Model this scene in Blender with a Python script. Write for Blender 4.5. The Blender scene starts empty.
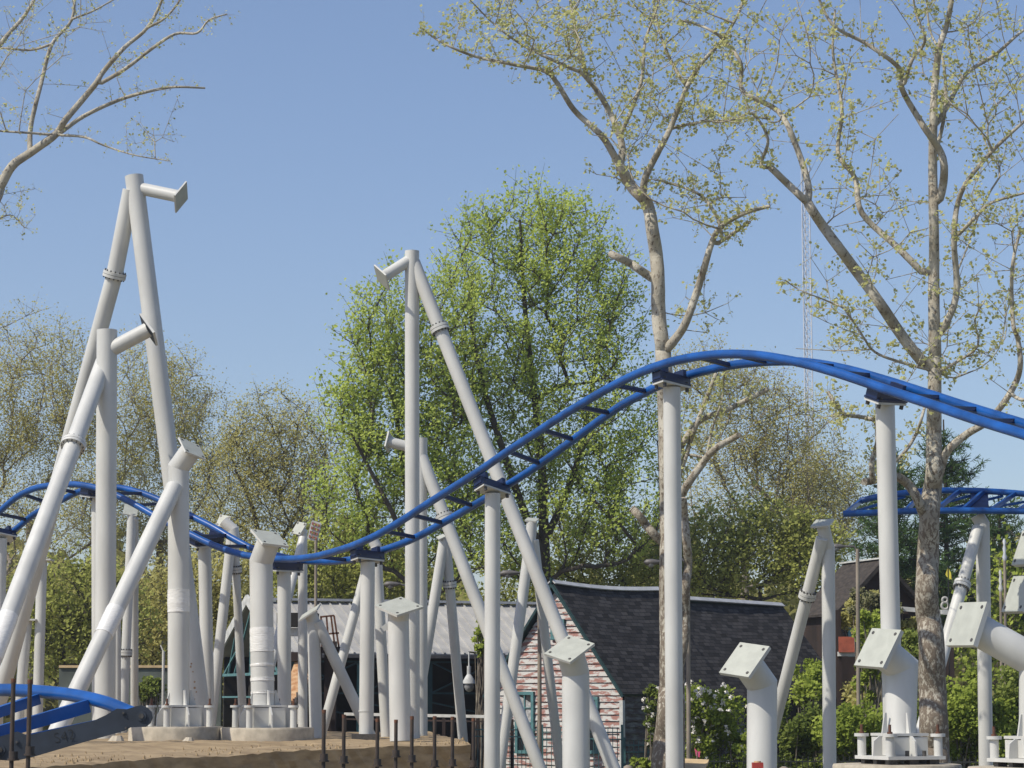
import bpy, math, random
import numpy as np
from mathutils import Vector, Matrix
R = math.radians
random.seed(7); RNG = np.random.default_rng(7)
sc = bpy.context.scene
col = sc.collection
# ------------------------------------------------------------------ camera, sky, sun, exposure
F = 2400.0; HOR = 700.0; EYE = 1.9
PITCH = math.atan((HOR - 384) / F)
cam = bpy.data.cameras.new('camera'); co = bpy.data.objects.new('camera', cam); col.objects.link(co)
cam.sensor_width = 36; cam.lens = F / 1024 * 36; cam.clip_end = 5000; cam.clip_start = .1
co.location = (0, 0, EYE); co.rotation_euler = (R(90) + PITCH, 0, 0)
sc.camera = co
SUN = Vector((-.58, -.34, .76)).normalized()
w = bpy.data.worlds.new('World'); sc.world = w; w.use_nodes = True
nt = w.node_tree; bg = nt.nodes['Background']; sky = nt.nodes.new('ShaderNodeTexSky')
sky.sky_type = 'NISHITA'; sky.sun_disc = False
sky.sun_elevation = math.asin(SUN.z); sky.sun_rotation = math.atan2(SUN.x, SUN.y) % (2 * math.pi)
sky.air_density = 1.0; sky.dust_density = 1.0; sky.ozone_density = 4.5; sky.altitude = 50
tn = nt.nodes.new('ShaderNodeMixRGB'); tn.blend_type = 'MULTIPLY'; tn.inputs[0].default_value = 1; tn.inputs[2].default_value = (1.06, .985, .985, 1)
nt.links.new(sky.outputs[0], tn.inputs[1]); nt.links.new(tn.outputs[0], bg.inputs[0]); bg.inputs[1].default_value = .125
sl = bpy.data.lights.new('sun', 'SUN'); sl.energy = 4.0; sl.angle = R(.5); sl.color = (1, .94, .82)
so = bpy.data.objects.new('sun', sl); col.objects.link(so); so.location = (-30, -30, 50)
so.rotation_euler = (-SUN).to_track_quat('-Z', 'Y').to_euler()
vs = sc.view_settings; vs.view_transform = 'Standard'; vs.look = 'None'; vs.gamma = 1; vs.exposure = 0.16
vs.use_curve_mapping = False

# ------------------------------------------------------------------ helpers
CR = Vector((1, 0, 0)); CF = Vector((0, math.cos(PITCH), math.sin(PITCH))); CU = Vector((0, -math.sin(PITCH), math.cos(PITCH)))
def P(x, y, D):
    d = CR * ((x - 512) / F) + CU * ((384 - y) / F) + CF
    return Vector((0, 0, EYE)) + d * (D / d.y)
def ext(a, b, z):
    a = Vector(a); b = Vector(b); t = (z - a.z) / (b.z - a.z); return a + (b - a) * t
def px(D): return D / F

def mat(name, c, rough=.6, var=.12, scale=6., bump=0., metal=0., c2=None, stretch=(1, 1, 1), spec=None, detail=5, lo=.35, hi=.65, coat=0):
    m = bpy.data.materials.new(name); m.use_nodes = True; n = m.node_tree.nodes; l = m.node_tree.links
    b = n['Principled BSDF']; b.inputs['Roughness'].default_value = rough; b.inputs['Metallic'].default_value = metal
    if coat: b.inputs['Coat Weight'].default_value = coat
    if spec is not None: b.inputs['Specular IOR Level'].default_value = spec
    tc = n.new('ShaderNodeTexCoord'); mp = n.new('ShaderNodeMapping'); mp.inputs['Scale'].default_value = stretch
    l.new(tc.outputs['Object'], mp.inputs[0])
    no = n.new('ShaderNodeTexNoise'); no.inputs['Scale'].default_value = scale; no.inputs['Detail'].default_value = detail
    l.new(mp.outputs[0], no.inputs['Vector'])
    r = n.new('ShaderNodeValToRGB'); e = r.color_ramp.elements
    if c2 is None: c2 = tuple(v * (1 - var) for v in c); c1 = tuple(min(1, v * (1 + var)) for v in c)
    else: c1 = c
    e[0].position = lo; e[1].position = hi; e[0].color = (*c2, 1); e[1].color = (*c1, 1)
    l.new(no.outputs[0], r.inputs[0]); l.new(r.outputs[0], b.inputs['Base Color'])
    if bump:
        bp = n.new('ShaderNodeBump'); bp.inputs['Strength'].default_value = bump; bp.inputs['Distance'].default_value = .02
        l.new(no.outputs[0], bp.inputs['Height']); l.new(bp.outputs[0], b.inputs['Normal'])
    m['k'] = 1
    return m
def leafmat(name, c, c2, trans=.35, scale=.9):
    m = bpy.data.materials.new(name); m.use_nodes = True; n = m.node_tree.nodes; l = m.node_tree.links
    n.remove(n['Principled BSDF']); out = n['Material Output']
    g = n.new('ShaderNodeTexCoord'); no = n.new('ShaderNodeTexNoise'); no.inputs['Scale'].default_value = scale; no.inputs['Detail'].default_value = 8
    l.new(g.outputs['Object'], no.inputs['Vector'])
    r = n.new('ShaderNodeValToRGB'); r.color_ramp.elements[0].position = .38; r.color_ramp.elements[1].position = .62
    r.color_ramp.elements[0].color = (*c2, 1); r.color_ramp.elements[1].color = (*c, 1)
    ge = n.new('ShaderNodeNewGeometry'); mm = n.new('ShaderNodeMath'); mm.operation = 'MULTIPLY_ADD'; mm.inputs[1].default_value = .22; l.new(ge.outputs['Random Per Island'], mm.inputs[0]); l.new(no.outputs[0], mm.inputs[2])
    m2_ = n.new('ShaderNodeMath'); m2_.operation = 'SUBTRACT'; m2_.inputs[1].default_value = .11; l.new(mm.outputs[0], m2_.inputs[0])
    l.new(m2_.outputs[0], r.inputs[0])
    d = n.new('ShaderNodeBsdfDiffuse'); t = n.new('ShaderNodeBsdfTranslucent'); mx = n.new('ShaderNodeMixShader'); mx.inputs[0].default_value = trans
    l.new(r.outputs[0], d.inputs[0]); l.new(r.outputs[0], t.inputs[0]); l.new(d.outputs[0], mx.inputs[1]); l.new(t.outputs[0], mx.inputs[2])
    l.new(mx.outputs[0], out.inputs[0])
    return m

M = {}
M['white'] = mat('painted_steel', (.54, .535, .505), .45, .09, 2.2, .03, stretch=(1, 1, .35))
M['white_rust'] = mat('painted_steel_worn', (.60, .585, .565), .45, .05, 5, .03)
M['plateface'] = mat('primer_plate', (.40, .41, .36), .55, .07, 5, .02)
M['wrap'] = mat('plastic_wrap', (.74, .725, .69), .25, .06, 9, .5, stretch=(1, 1, 5))
M['blue'] = mat('blue_rail_paint', (.006, .072, .28), .30, .25, 2.6, .03, spec=.55)
M['blue_shade'] = mat('shaded_blue_paint', (.003, .012, .058), .4, .15, 3, .02)  # blue track paint darkened: shade on ties and brackets put into the colour
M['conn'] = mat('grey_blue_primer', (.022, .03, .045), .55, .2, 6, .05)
M['bolt'] = mat('dark_bolt_steel', (.06, .055, .05), .5, .3, 30)
M['rust'] = mat('rusty_steel', (.15, .06, .03), .8, .4, 14, .3, c2=(.075, .03, .018))
M['rustlight'] = mat('pale_rust', (.42, .30, .19), .8, .3, 30, c2=(.30, .17, .09))
M['stringer'] = mat('rusted_white_steel', (.55, .36, .20), .8, .2, 9, c2=(.36, .17, .07))
M['darkrod'] = mat('dark_threaded_steel', (.07, .045, .03), .6, .4, 10, .3, c2=(.025, .02, .018), stretch=(1, 1, .5))
M['concrete'] = mat('concrete', (.42, .37, .29), .9, .18, 5, .4)
M['soil'] = mat('packed_soil', (.36, .262, .145), .95, .3, 1.8, .8, c2=(.235, .165, .088), stretch=(1, 1, 5), detail=12)
M['soil_wall'] = mat('cut_soil', (.50, .335, .18), .95, .3, 1.5, .9, c2=(.31, .20, .10), stretch=(1, 1, 5), detail=12)
M['ground'] = mat('gravel_ground', (.24, .20, .15), .95, .25, .8, .4, c2=(.12, .13, .06), detail=12)
M['shingle'] = None
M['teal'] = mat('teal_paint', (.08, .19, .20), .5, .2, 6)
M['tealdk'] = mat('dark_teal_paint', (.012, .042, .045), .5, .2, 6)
M['glass'] = mat('window_glass', (.02, .025, .03), .08, .2, 3)
M['curtain'] = mat('net_curtain', (.35, .35, .35), .9, .4, 12)
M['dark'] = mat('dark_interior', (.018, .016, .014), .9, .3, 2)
M['darkwood'] = mat('dark_red_wood', (.026, .015, .012), .8, .4, 3, .3, stretch=(1, 1, .2))
M['brownroof'] = mat('brown_shakes', (.06, .048, .04), .9, .35, 5, .6, c2=(.025, .02, .017), stretch=(1, 1, 2.5))
M['metalroof'] = mat('galvanised_roof', (.43, .415, .385), .65, .16, 1.6, .03, c2=(.33, .32, .30))
M['trimwhite'] = mat('weathered_white_trim', (.5, .5, .48), .7, .15, 5)
M['roofcap'] = mat('grey_ridge_cap', (.42, .42, .42), .5, .12, 3)
M['lampgrey'] = mat('lamp_grey', (.11, .10, .095), .5, .15, 8)
M['poletan'] = mat('weathered_pole', (.25, .21, .165), .8, .25, 6, .2, stretch=(1, 1, .3))
M['globe'] = mat('milky_glass', (.25, .25, .25), .2, .1, 8)
M['red'] = mat('red_paint', (.33, .04, .03), .6, .2, 6)
M['dullred'] = mat('faded_red', (.28, .10, .08), .7, .2, 6)
M['orange'] = mat('orange_red_awning', (.36, .09, .05), .7, .2, 6)
M['yellow'] = mat('yellow_cloth', (.75, .62, .08), .8, .2, 6)
M['pink'] = mat('pink_ribbon', (.75, .10, .22), .7, .2, 6)
M['board'] = mat('raw_plywood', (.55, .40, .22), .8, .15, 4, .1)
M['mast'] = mat('galvanised_mast', (.52, .54, .58), .6, .1, 1)
M['fence'] = mat('teal_iron', (.05, .13, .135), .5, .2, 8)
M['fencedk'] = mat('black_iron', (.02, .022, .02), .5, .2, 8)
M['bark'] = mat('grey_brown_bark', (.30, .26, .205), .95, .3, 4, .7, c2=(.13, .105, .085))
M['barkdark'] = mat('dark_bark', (.085, .07, .055), .95, .3, 4, .7, c2=(.045, .036, .028))
M['petal'] = mat('white_petals', (.80, .76, .70), .8, .1, 5)
M['greenwall'] = mat('weathered_grey_wall', (.10, .115, .10), .9, .3, 1.5, .2)
M['leaf_syc'] = leafmat('sycamore_leaf', (.68, .67, .30), (.46, .47, .19), .55)
M['leaf_maple'] = leafmat('maple_leaf', (.61, .69, .175), (.39, .48, .11), .55)
M['leaf_olive'] = leafmat('olive_spring_leaf', (.64, .60, .25), (.47, .44, .16), .58)
M['leaf_bright'] = leafmat('bright_green_leaf', (.42, .49, .10), (.22, .28, .05), .45)
M['leaf_shrub'] = leafmat('shrub_leaf', (.30, .35, .09), (.13, .17, .04), .4)
M['leaf_pale'] = leafmat('pale_vine_leaf', (.30, .28, .16), (.15, .16, .07), .3)
M['leaf_pine'] = leafmat('pine_needles', (.12, .19, .065), (.06, .11, .035), .25)
M['leaf_mix'] = leafmat('yellow_green_leaf', (.50, .52, .15), (.30, .32, .09), .5)
M['leaf_far'] = leafmat('far_wood_leaf', (.38, .36, .13), (.20, .20, .07), .4, .3)

def bark_plane():
    m = mat('plane_tree_bark', (.40, .33, .22), .9, .2, 2.6, .25)
    n = m.node_tree.nodes; l = m.node_tree.links; b = n['Principled BSDF']
    r1 = [x for x in n if x.type == 'VALTORGB'][0]; r1.color_ramp.elements[0].color = (.30, .265, .205, 1); r1.color_ramp.elements[1].color = (.49, .455, .375, 1)
    tc = [x for x in n if x.type == 'TEX_COORD'][0]
    mp = n.new('ShaderNodeMapping'); mp.inputs['Scale'].default_value = (1, 1, .55); l.new(tc.outputs['Object'], mp.inputs[0])
    no = n.new('ShaderNodeTexNoise'); no.inputs['Scale'].default_value = 17; no.inputs['Detail'].default_value = 7; no.inputs['Roughness'].default_value = .7
    l.new(mp.outputs[0], no.inputs['Vector'])
    # scaly grey patches, denser low on the trunk where old bark stays
    sp = n.new('ShaderNodeSeparateXYZ'); l.new(tc.outputs['Object'], sp.inputs[0])
    mr = n.new('ShaderNodeMapRange'); mr.inputs[1].default_value = 0; mr.inputs[2].default_value = 8; mr.inputs[3].default_value = .14; mr.inputs[4].default_value = -.02
    l.new(sp.outputs[2], mr.inputs[0]); ad = n.new('ShaderNodeMath'); ad.operation = 'ADD'; l.new(no.outputs[0], ad.inputs[0]); l.new(mr.outputs[0], ad.inputs[1])
    r2 = n.new('ShaderNodeValToRGB'); r2.color_ramp.elements[0].position = .53; r2.color_ramp.elements[1].position = .59
    r2.color_ramp.elements[0].color = (0, 0, 0, 1); r2.color_ramp.elements[1].color = (1, 1, 1, 1); l.new(ad.outputs[0], r2.inputs[0])
    mx = n.new('ShaderNodeMixRGB'); l.new(r2.outputs[0], mx.inputs[0]); l.new(r1.outputs[0], mx.inputs[1]); mx.inputs[2].default_value = (.17, .135, .10, 1)
    l.new(mx.outputs[0], b.inputs['Base Color'])
    bp = n.new('ShaderNodeBump'); bp.inputs['Strength'].default_value = .7; bp.inputs['Distance'].default_value = .04; l.new(no.outputs[0], bp.inputs['Height']); l.new(bp.outputs[0], b.inputs['Normal'])
    return m
M['plane'] = bark_plane()

def siding(name, a, b_, c, lo, hi):
    """peeling board paint: white over red, streaks along the board; every board differs"""
    m = mat(name, a, .8, .1, 9, .3); n = m.node_tree.nodes; l = m.node_tree.links; bs = n['Principled BSDF']
    uv = n.new('ShaderNodeUVMap')
    mp = n.new('ShaderNodeMapping'); mp.inputs['Scale'].default_value = (3.4, 11, 1); l.new(uv.outputs[0], mp.inputs[0])
    no = n.new('ShaderNodeTexNoise'); no.inputs['Scale'].default_value = 1.0; no.inputs['Detail'].default_value = 9; no.inputs['Roughness'].default_value = .62
    l.new(mp.outputs[0], no.inputs['Vector'])
    r = n.new('ShaderNodeValToRGB'); e = r.color_ramp.elements; e[0].position = lo; e[1].position = hi
    e[0].color = (*b_, 1); e[1].color = (*a, 1); k = e.new((lo + hi) / 2); k.color = (*c, 1)
    l.new(no.outputs[0], r.inputs[0]); l.new(r.outputs[0], bs.inputs['Base Color'])
    return m
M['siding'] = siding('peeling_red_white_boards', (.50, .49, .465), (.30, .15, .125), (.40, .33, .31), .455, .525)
M['siding_side'] = siding('shade_dark_side_boards', (.16, .16, .15), (.075, .055, .05), (.10, .09, .085), .42, .6)  # side boards darkened, the wall's shade put into their colour

def shingles():
    m = mat('dark_slate_shingles', (.05, .05, .055), .85, .2, 10, .1); n = m.node_tree.nodes; l = m.node_tree.links; bs = n['Principled BSDF']
    uv = n.new('ShaderNodeUVMap'); br = n.new('ShaderNodeTexBrick'); l.new(uv.outputs[0], br.inputs['Vector'])
    br.inputs['Scale'].default_value = 1; br.inputs['Brick Width'].default_value = .27; br.inputs['Row Height'].default_value = .12
    br.inputs['Mortar Size'].default_value = .008; br.inputs['Color1'].default_value = (.028, .026, .025, 1); br.inputs['Color2'].default_value = (.085, .078, .074, 1)
    br.inputs['Mortar'].default_value = (.012, .012, .014, 1); br.inputs['Bias'].default_value = -.1
    l.new(br.outputs[0], bs.inputs['Base Color']); bs.inputs['Specular IOR Level'].default_value = .15
    bp = n.new('ShaderNodeBump'); bp.inputs['Strength'].default_value = .5; bp.inputs['Distance'].default_value = .02; l.new(br.outputs[1], bp.inputs['Height']); bp.invert = True
    l.new(bp.outputs[0], bs.inputs['Normal'])
    return m
M['shingle'] = shingles()

def frame(d):
    d = d.normalized(); a = Vector((0, 0, 1)) if abs(d.z) < .9 else Vector((0, 1, 0))
    x = a.cross(d).normalized(); return x, d.cross(x).normalized()

class MB:
    def __init__(s): s.v = []; s.f = []; s.sm = []; s.mi = []; s.uv = {}
    def face(s, idx, smooth=False, mi=0, uv=None):
        if uv is not None: s.uv[len(s.f)] = uv
        s.f.append(tuple(idx)); s.sm.append(smooth); s.mi.append(mi)
    def ring(s, c, x, y, r, n):
        i = len(s.v)
        for k in range(n):
            a = 2 * math.pi * k / n; s.v.append(c + x * (r * math.cos(a)) + y * (r * math.sin(a)))
        return i
    def cyl(s, a, b, r, r2=None, n=24, mi=0, caps=True):
        a = Vector(a); b = Vector(b); r2 = r if r2 is None else r2; x, y = frame(b - a)
        i = s.ring(a, x, y, r, n); j = s.ring(b, x, y, r2, n)
        for k in range(n): q = (k + 1) % n; s.face((i + k, i + q, j + q, j + k), True, mi)
        if caps:
            i = s.ring(a, x, y, r, n); s.face(range(i + n - 1, i - 1, -1), False, mi)
            j = s.ring(b, x, y, r2, n); s.face(range(j, j + n), False, mi)
        return s
    def tube(s, pts, rad, n=12, mi=0, caps=True, wob=0.):
        """smooth tube through points, parallel-transported"""
        pts = [Vector(p) for p in pts]; m = len(pts)
        rad = [rad] * m if isinstance(rad, (int, float)) else rad
        t = [(pts[min(i + 1, m - 1)] - pts[max(i - 1, 0)]).normalized() for i in range(m)]
        x, y = frame(t[0]); rings = []
        for i in range(m):
            x = (x - t[i] * x.dot(t[i])).normalized(); y = t[i].cross(x)
            st = s.ring(pts[i], x, y, rad[i], n)
            if wob:
                for k in range(n):
                    p = s.v[st + k]; f = 1 + wob * (math.sin(3 * k * 6.28 / n + i * .7) * .5 + random.uniform(-.5, .5)); s.v[st + k] = pts[i] + (p - pts[i]) * f
            rings.append(st)
        for i in range(m - 1):
            a, b = rings[i], rings[i + 1]
            for k in range(n): q = (k + 1) % n; s.face((a + k, a + q, b + q, b + k), True, mi)
        if caps:
            for (ri, rev) in ((rings[0], True), (rings[-1], False)):
                st = len(s.v); s.v += [Vector(s.v[ri + k]) for k in range(n)]
                s.face(range(st + n - 1, st - 1, -1) if rev else range(st, st + n), False, mi)
        return s
    def mitre(s, pts, r, n=28, mi=0, n0=None):
        """pipe with sharp mitred elbows"""
        pts = [Vector(p) for p in pts]; m = len(pts); x, y = frame(pts[1] - pts[0]); prev = None
        st0 = s.ring(pts[0], x, y, r, n); s.face(range(st0 + n - 1, st0 - 1, -1), False, mi)
        if n0 is not None:
            d0 = (pts[1] - pts[0]).normalized()
            for k in range(n): p = s.v[st0 + k]; s.v[st0 + k] = p + d0 * ((pts[0] - p).dot(n0) / d0.dot(n0))
        cur = [Vector(s.v[st0 + k]) for k in range(n)]
        for i in range(m - 1):
            d = (pts[i + 1] - pts[i]).normalized()
            if i + 2 < m: nn = (d + (pts[i + 2] - pts[i + 1]).normalized()).normalized()
            else: nn = d
            nxt = [c + d * ((pts[i + 1] - c).dot(nn) / d.dot(nn)) for c in cur]
            a = len(s.v); s.v += cur; b = len(s.v); s.v += nxt
            for k in range(n): q = (k + 1) % n; s.face((a + k, a + q, b + q, b + k), True, mi)
            cur = [Vector(c) for c in nxt]
        a = len(s.v); s.v += cur; s.face(range(a, a + n), False, mi)
        return s
    def box(s, c, sx, sy, sz, X=None, Y=None, Z=None, mi=0):
        X = Vector((1, 0, 0)) if X is None else X; Y = Vector((0, 1, 0)) if Y is None else Y; Z = Vector((0, 0, 1)) if Z is None else Z
        c = Vector(c); i = len(s.v)
        for dz in (-1, 1):
            for dx, dy in ((-1, -1), (1, -1), (1, 1), (-1, 1)): s.v.append(c + X * (dx * sx / 2) + Y * (dy * sy / 2) + Z * (dz * sz / 2))
        for q in ((3, 2, 1, 0), (4, 5, 6, 7), (0, 1, 5, 4), (1, 2, 6, 5), (2, 3, 7, 6), (3, 0, 4, 7)): s.face([i + k for k in q], False, mi)
        return s
    def bar(s, a, b, w_, h, mi=0, up=Vector((0, 0, 1))):
        a = Vector(a); b = Vector(b); d = (b - a); L = d.length; d.normalize()
        x = d.cross(up); x = x.normalized() if x.length > .01 else Vector((1, 0, 0)); z = x.cross(d)
        return s.box((a + b) / 2, w_, L, h, x, d, z, mi)
    def prism(s, poly, off, mi=0, smi=None):
        """polygon (3-D points) extruded by vector off"""
        smi = mi if smi is None else smi; n = len(poly); i = len(s.v); s.v += [Vector(p) for p in poly]; s.v += [Vector(p) + off for p in poly]
        s.face(range(i, i + n), False, mi); s.face(range(i + 2 * n - 1, i + n - 1, -1), False, smi)
        for k in range(n): q = (k + 1) % n; s.face((i + k, i + n + k, i + n + q, i + q), False, smi)
        return s
    def build(s, name, mats, parent=None, loc=None):
        if not isinstance(mats, (list, tuple)): mats = [mats]
        off = Vector((0, 0, 0)); p = parent
        while p is not None: off += Vector(p.location); p = p.parent
        if parent is None and loc is not None: off = Vector(loc)
        me = bpy.data.meshes.new(name)
        me.from_pydata([tuple(v - off) for v in s.v], [], s.f)
        for m_ in mats: me.materials.append(m_)
        me.polygons.foreach_set('use_smooth', s.sm); me.polygons.foreach_set('material_index', s.mi)
        if s.uv:
            u = me.uv_layers.new(name='UVMap')
            for fi, uvs in s.uv.items():
                for k, li in enumerate(me.polygons[fi].loop_indices): u.data[li].uv = uvs[k]
        me.update()
        o = bpy.data.objects.new(name, me); col.objects.link(o)
        if parent is not None: o.parent = parent
        elif loc is not None: o.location = loc
        return o
def tag(o, label=None, cat=None, group=None, kind=None):
    if label: o['label'] = label
    if cat: o['category'] = cat
    if group: o['group'] = group
    if kind: o['kind'] = kind
    return o
def empty(name, loc, label, cat, group=None):
    o = bpy.data.objects.new(name, None); col.objects.link(o); o.location = loc; o.empty_display_size = .2
    return tag(o, label, cat, group)
def catmull(pts, per=6):
    p = [np.array(q, float) for q in pts]; p = [2 * p[0] - p[1]] + p + [2 * p[-1] - p[-2]]; out = []
    for i in range(1, len(p) - 2):
        for k in range(per):
            t = k / per; a, b, c, d = p[i - 1:i + 3]
            out.append(.5 * (2 * b + (c - a) * t + (2 * a - 5 * b + 4 * c - d) * t * t + (3 * b - a - 3 * c + d) * t ** 3))
    out.append(p[-2]); return out

# ------------------------------------------------------------------ the setting: ground, soil bank
PLZ = 1.10
g = MB()
N = 60
xs = [-1500 + 3000 * (i / N) for i in range(N + 1)]
g.v += [Vector((-1800, -200, 0)), Vector((1800, -200, 0)), Vector((1800, 3000, 0)), Vector((-1800, 3000, 0))]; g.face((0, 1, 2, 3))
tag(g.build('ground', M['ground']), 'gravel and grass ground under the ride', None, None, 'structure')
def soil():
    m = MB(); nx, ny = 90, 26
    def edge(u):   # front edge in plan, left to right
        x = -60 + 531 * u; D = np.interp(x, [-60, 0, 180, 375, 471], [27, 29, 35.5, 43, 46]); return x, D
    grid = []
    for j in range(ny + 1):
        row = []
        for i in range(nx + 1):
            x, D = edge(i / nx); f = P(x, 700, D); b = P(x * .93 - 10, 700, 62); t = (j / ny) ** 1.5
            p = f.lerp(b, t); z = PLZ + .014 * math.sin(p.x * 2.1 + p.y * .7) + .008 * math.sin(p.x * 7.7 - p.y * 2.3) + random.uniform(-.01, .01) - (.07 if (.12 < t < .3 and i < nx * .72) else 0)
            if j == 0: p.y += random.uniform(-.05, .05); z += random.uniform(-.008, .008)
            if j < 3: z -= .04 * (3 - j) / 3
            row.append(len(m.v)); m.v.append(Vector((p.x, p.y, z)))
        grid.append(row)
    for j in range(ny):
        for i in range(nx): m.face((grid[j][i], grid[j][i + 1], grid[j + 1][i + 1], grid[j + 1][i]), True)
    prev = grid[0]; base = [Vector(m.v[i]) for i in prev]
    top2 = [];
    for p in base: top2.append(len(m.v)); m.v.append(Vector(p))
    prev = top2
    for k in range(1, 9):
        row = []
        for i in range(nx + 1):
            p = base[i]; z = p.z * (1 - k / 8) - .02; row.append(len(m.v)); m.v.append(Vector((p.x + random.uniform(-.03, .03), p.y - .015 * k + random.uniform(-.035, .035), z)))
        for i in range(nx): m.face((prev[i], row[i], row[i + 1], prev[i + 1]), False, 1)
        prev = row
    # right-hand flank
    s = [grid[j][nx] for j in range(ny + 1)]; a = len(m.v)
    for q in s: p = m.v[q]; m.v.append(Vector(p)); m.v.append(Vector((p.x + .1, p.y, -.02)))
    for j in range(ny): m.face((a + 2 * j, a + 2 * j + 1, a + 2 * j + 3, a + 2 * j + 2), False, 1)
    tag(m.build('soil_bank', [M['soil'], M['soil_wall']]), 'raised tan soil bank with a cut brown face under the left supports', None, None, 'structure')
soil()

# ------------------------------------------------------------------ coaster supports
CPG = 'white steel coaster supports'
def plate(parent, name, cs, D, up=True, th=.035, holes=True, face='plateface'):
    """square mounting plate whose visible face has the four photo corners cs; returns centre of its back and normal"""
    c = np.array(cs, float); ctr = c.mean(0); u2 = ((c[1] - c[0]) + (c[2] - c[3])) / 2; v2 = ((c[3] - c[0]) + (c[2] - c[1])) / 2
    U = u2 @ u2; V = v2 @ v2; W = u2 @ v2; s2 = ((U + V) + math.sqrt((U - V) ** 2 + 4 * W * W)) / 2
    a = math.sqrt(max(s2 - U, 0)); b = math.sqrt(max(s2 - V, 0)); b = -b if W > 0 else b; k = D / F
    best = None
    for sg in (1, -1):
        u = (CR * u2[0] - CU * u2[1] + CF * (a * sg)) * k; v = (CR * v2[0] - CU * v2[1] + CF * (b * sg)) * k
        n = u.cross(v).normalized()
        if n.dot(CF) > 0: n = -n
        if best is None or (n.z > best[2].z) == up: best = (u, v, n)
    u, v, n = best; o = P(ctr[0], ctr[1], D)
    q = [o - u / 2 - v / 2, o + u / 2 - v / 2, o + u / 2 + v / 2, o - u / 2 + v / 2]
    if (q[1] - q[0]).cross(q[3] - q[0]).dot(n) < 0: q = q[::-1]
    m = MB(); m.prism(q, -n * th, 1, 0)
    if holes:
        for su in (-1, 1):
            for sv in (-1, 1):
                h = o + u * (.38 * su) + v * (.38 * sv); m.cyl(h - n * .004, h + n * .006, .028, n=10, mi=2)
    m.build(name, [M['white'], M[face], M['bolt']], parent)
    return o - n * th, n
def flange(parent, c, d, r):
    m = MB(); d = d.normalized(); m.cyl(c - d * .065, c - d * .005, r * 1.42, n=28); m.cyl(c + d * .005, c + d * .065, r * 1.42, n=28)
    m.cyl(c - d * .006, c + d * .006, r * 1.36, n=28, mi=1)
    x, y = frame(d)
    for k in range(14):
        a = k * 2 * math.pi / 14; o = x * math.cos(a) * r * 1.24 + y * math.sin(a) * r * 1.24; m.cyl(c + o - d * .1, c + o + d * .1, .016, n=6, mi=1)
    m.build('flange', [M['white'], M['bolt']], parent)
def wrap(parent, a, b, r):
    m = MB(); n = 9; pts = [a.lerp(b, i / n) for i in range(n + 1)]
    m.tube(pts, [r + .006 + random.uniform(0, .008) for _ in pts], n=26, wob=.006)
    m.build('plastic_wrap', M['wrap'], parent)
def pipe(parent, name, pts, r, flanges=(), wraps=(), m='white', n=28, n0=None):
    mb = MB(); mb.mitre(pts, r, n, 0, n0); o = mb.build(name, M[m], parent)
    for (x, y, D) in flanges:
        c = P(x, y, D); a = Vector(pts[0]); b = Vector(pts[-1]); d = (b - a).normalized()
        c = a + d * (c.z - a.z) / d.z if abs(d.z) > .2 else c
        flange(o, c, d, r)
    for (t0, t1) in wraps:
        a = Vector(pts[-2]); b = Vector(pts[-1]); wrap(o, a.lerp(b, t0), a.lerp(b, t1), r)
    return o
def from_plate(c, n, colx, lo=.25, hi=.8):
    """elbow straight behind the plate, above the column axis"""
    D_ = c.y; tx = (colx - 512) / F * (D_ / CF.y); L_ = (tx - c.x) / (-n.x) if abs(n.x) > .08 else lo
    L_ = min(hi, max(lo, L_)); e = c - n * L_; return Vector((tx, e.y, e.z))
def gnd(a, b, z=0.0): return ext(a, b, z)
def footing(parent, c, r_, name='concrete_plinth'): pass

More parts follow.
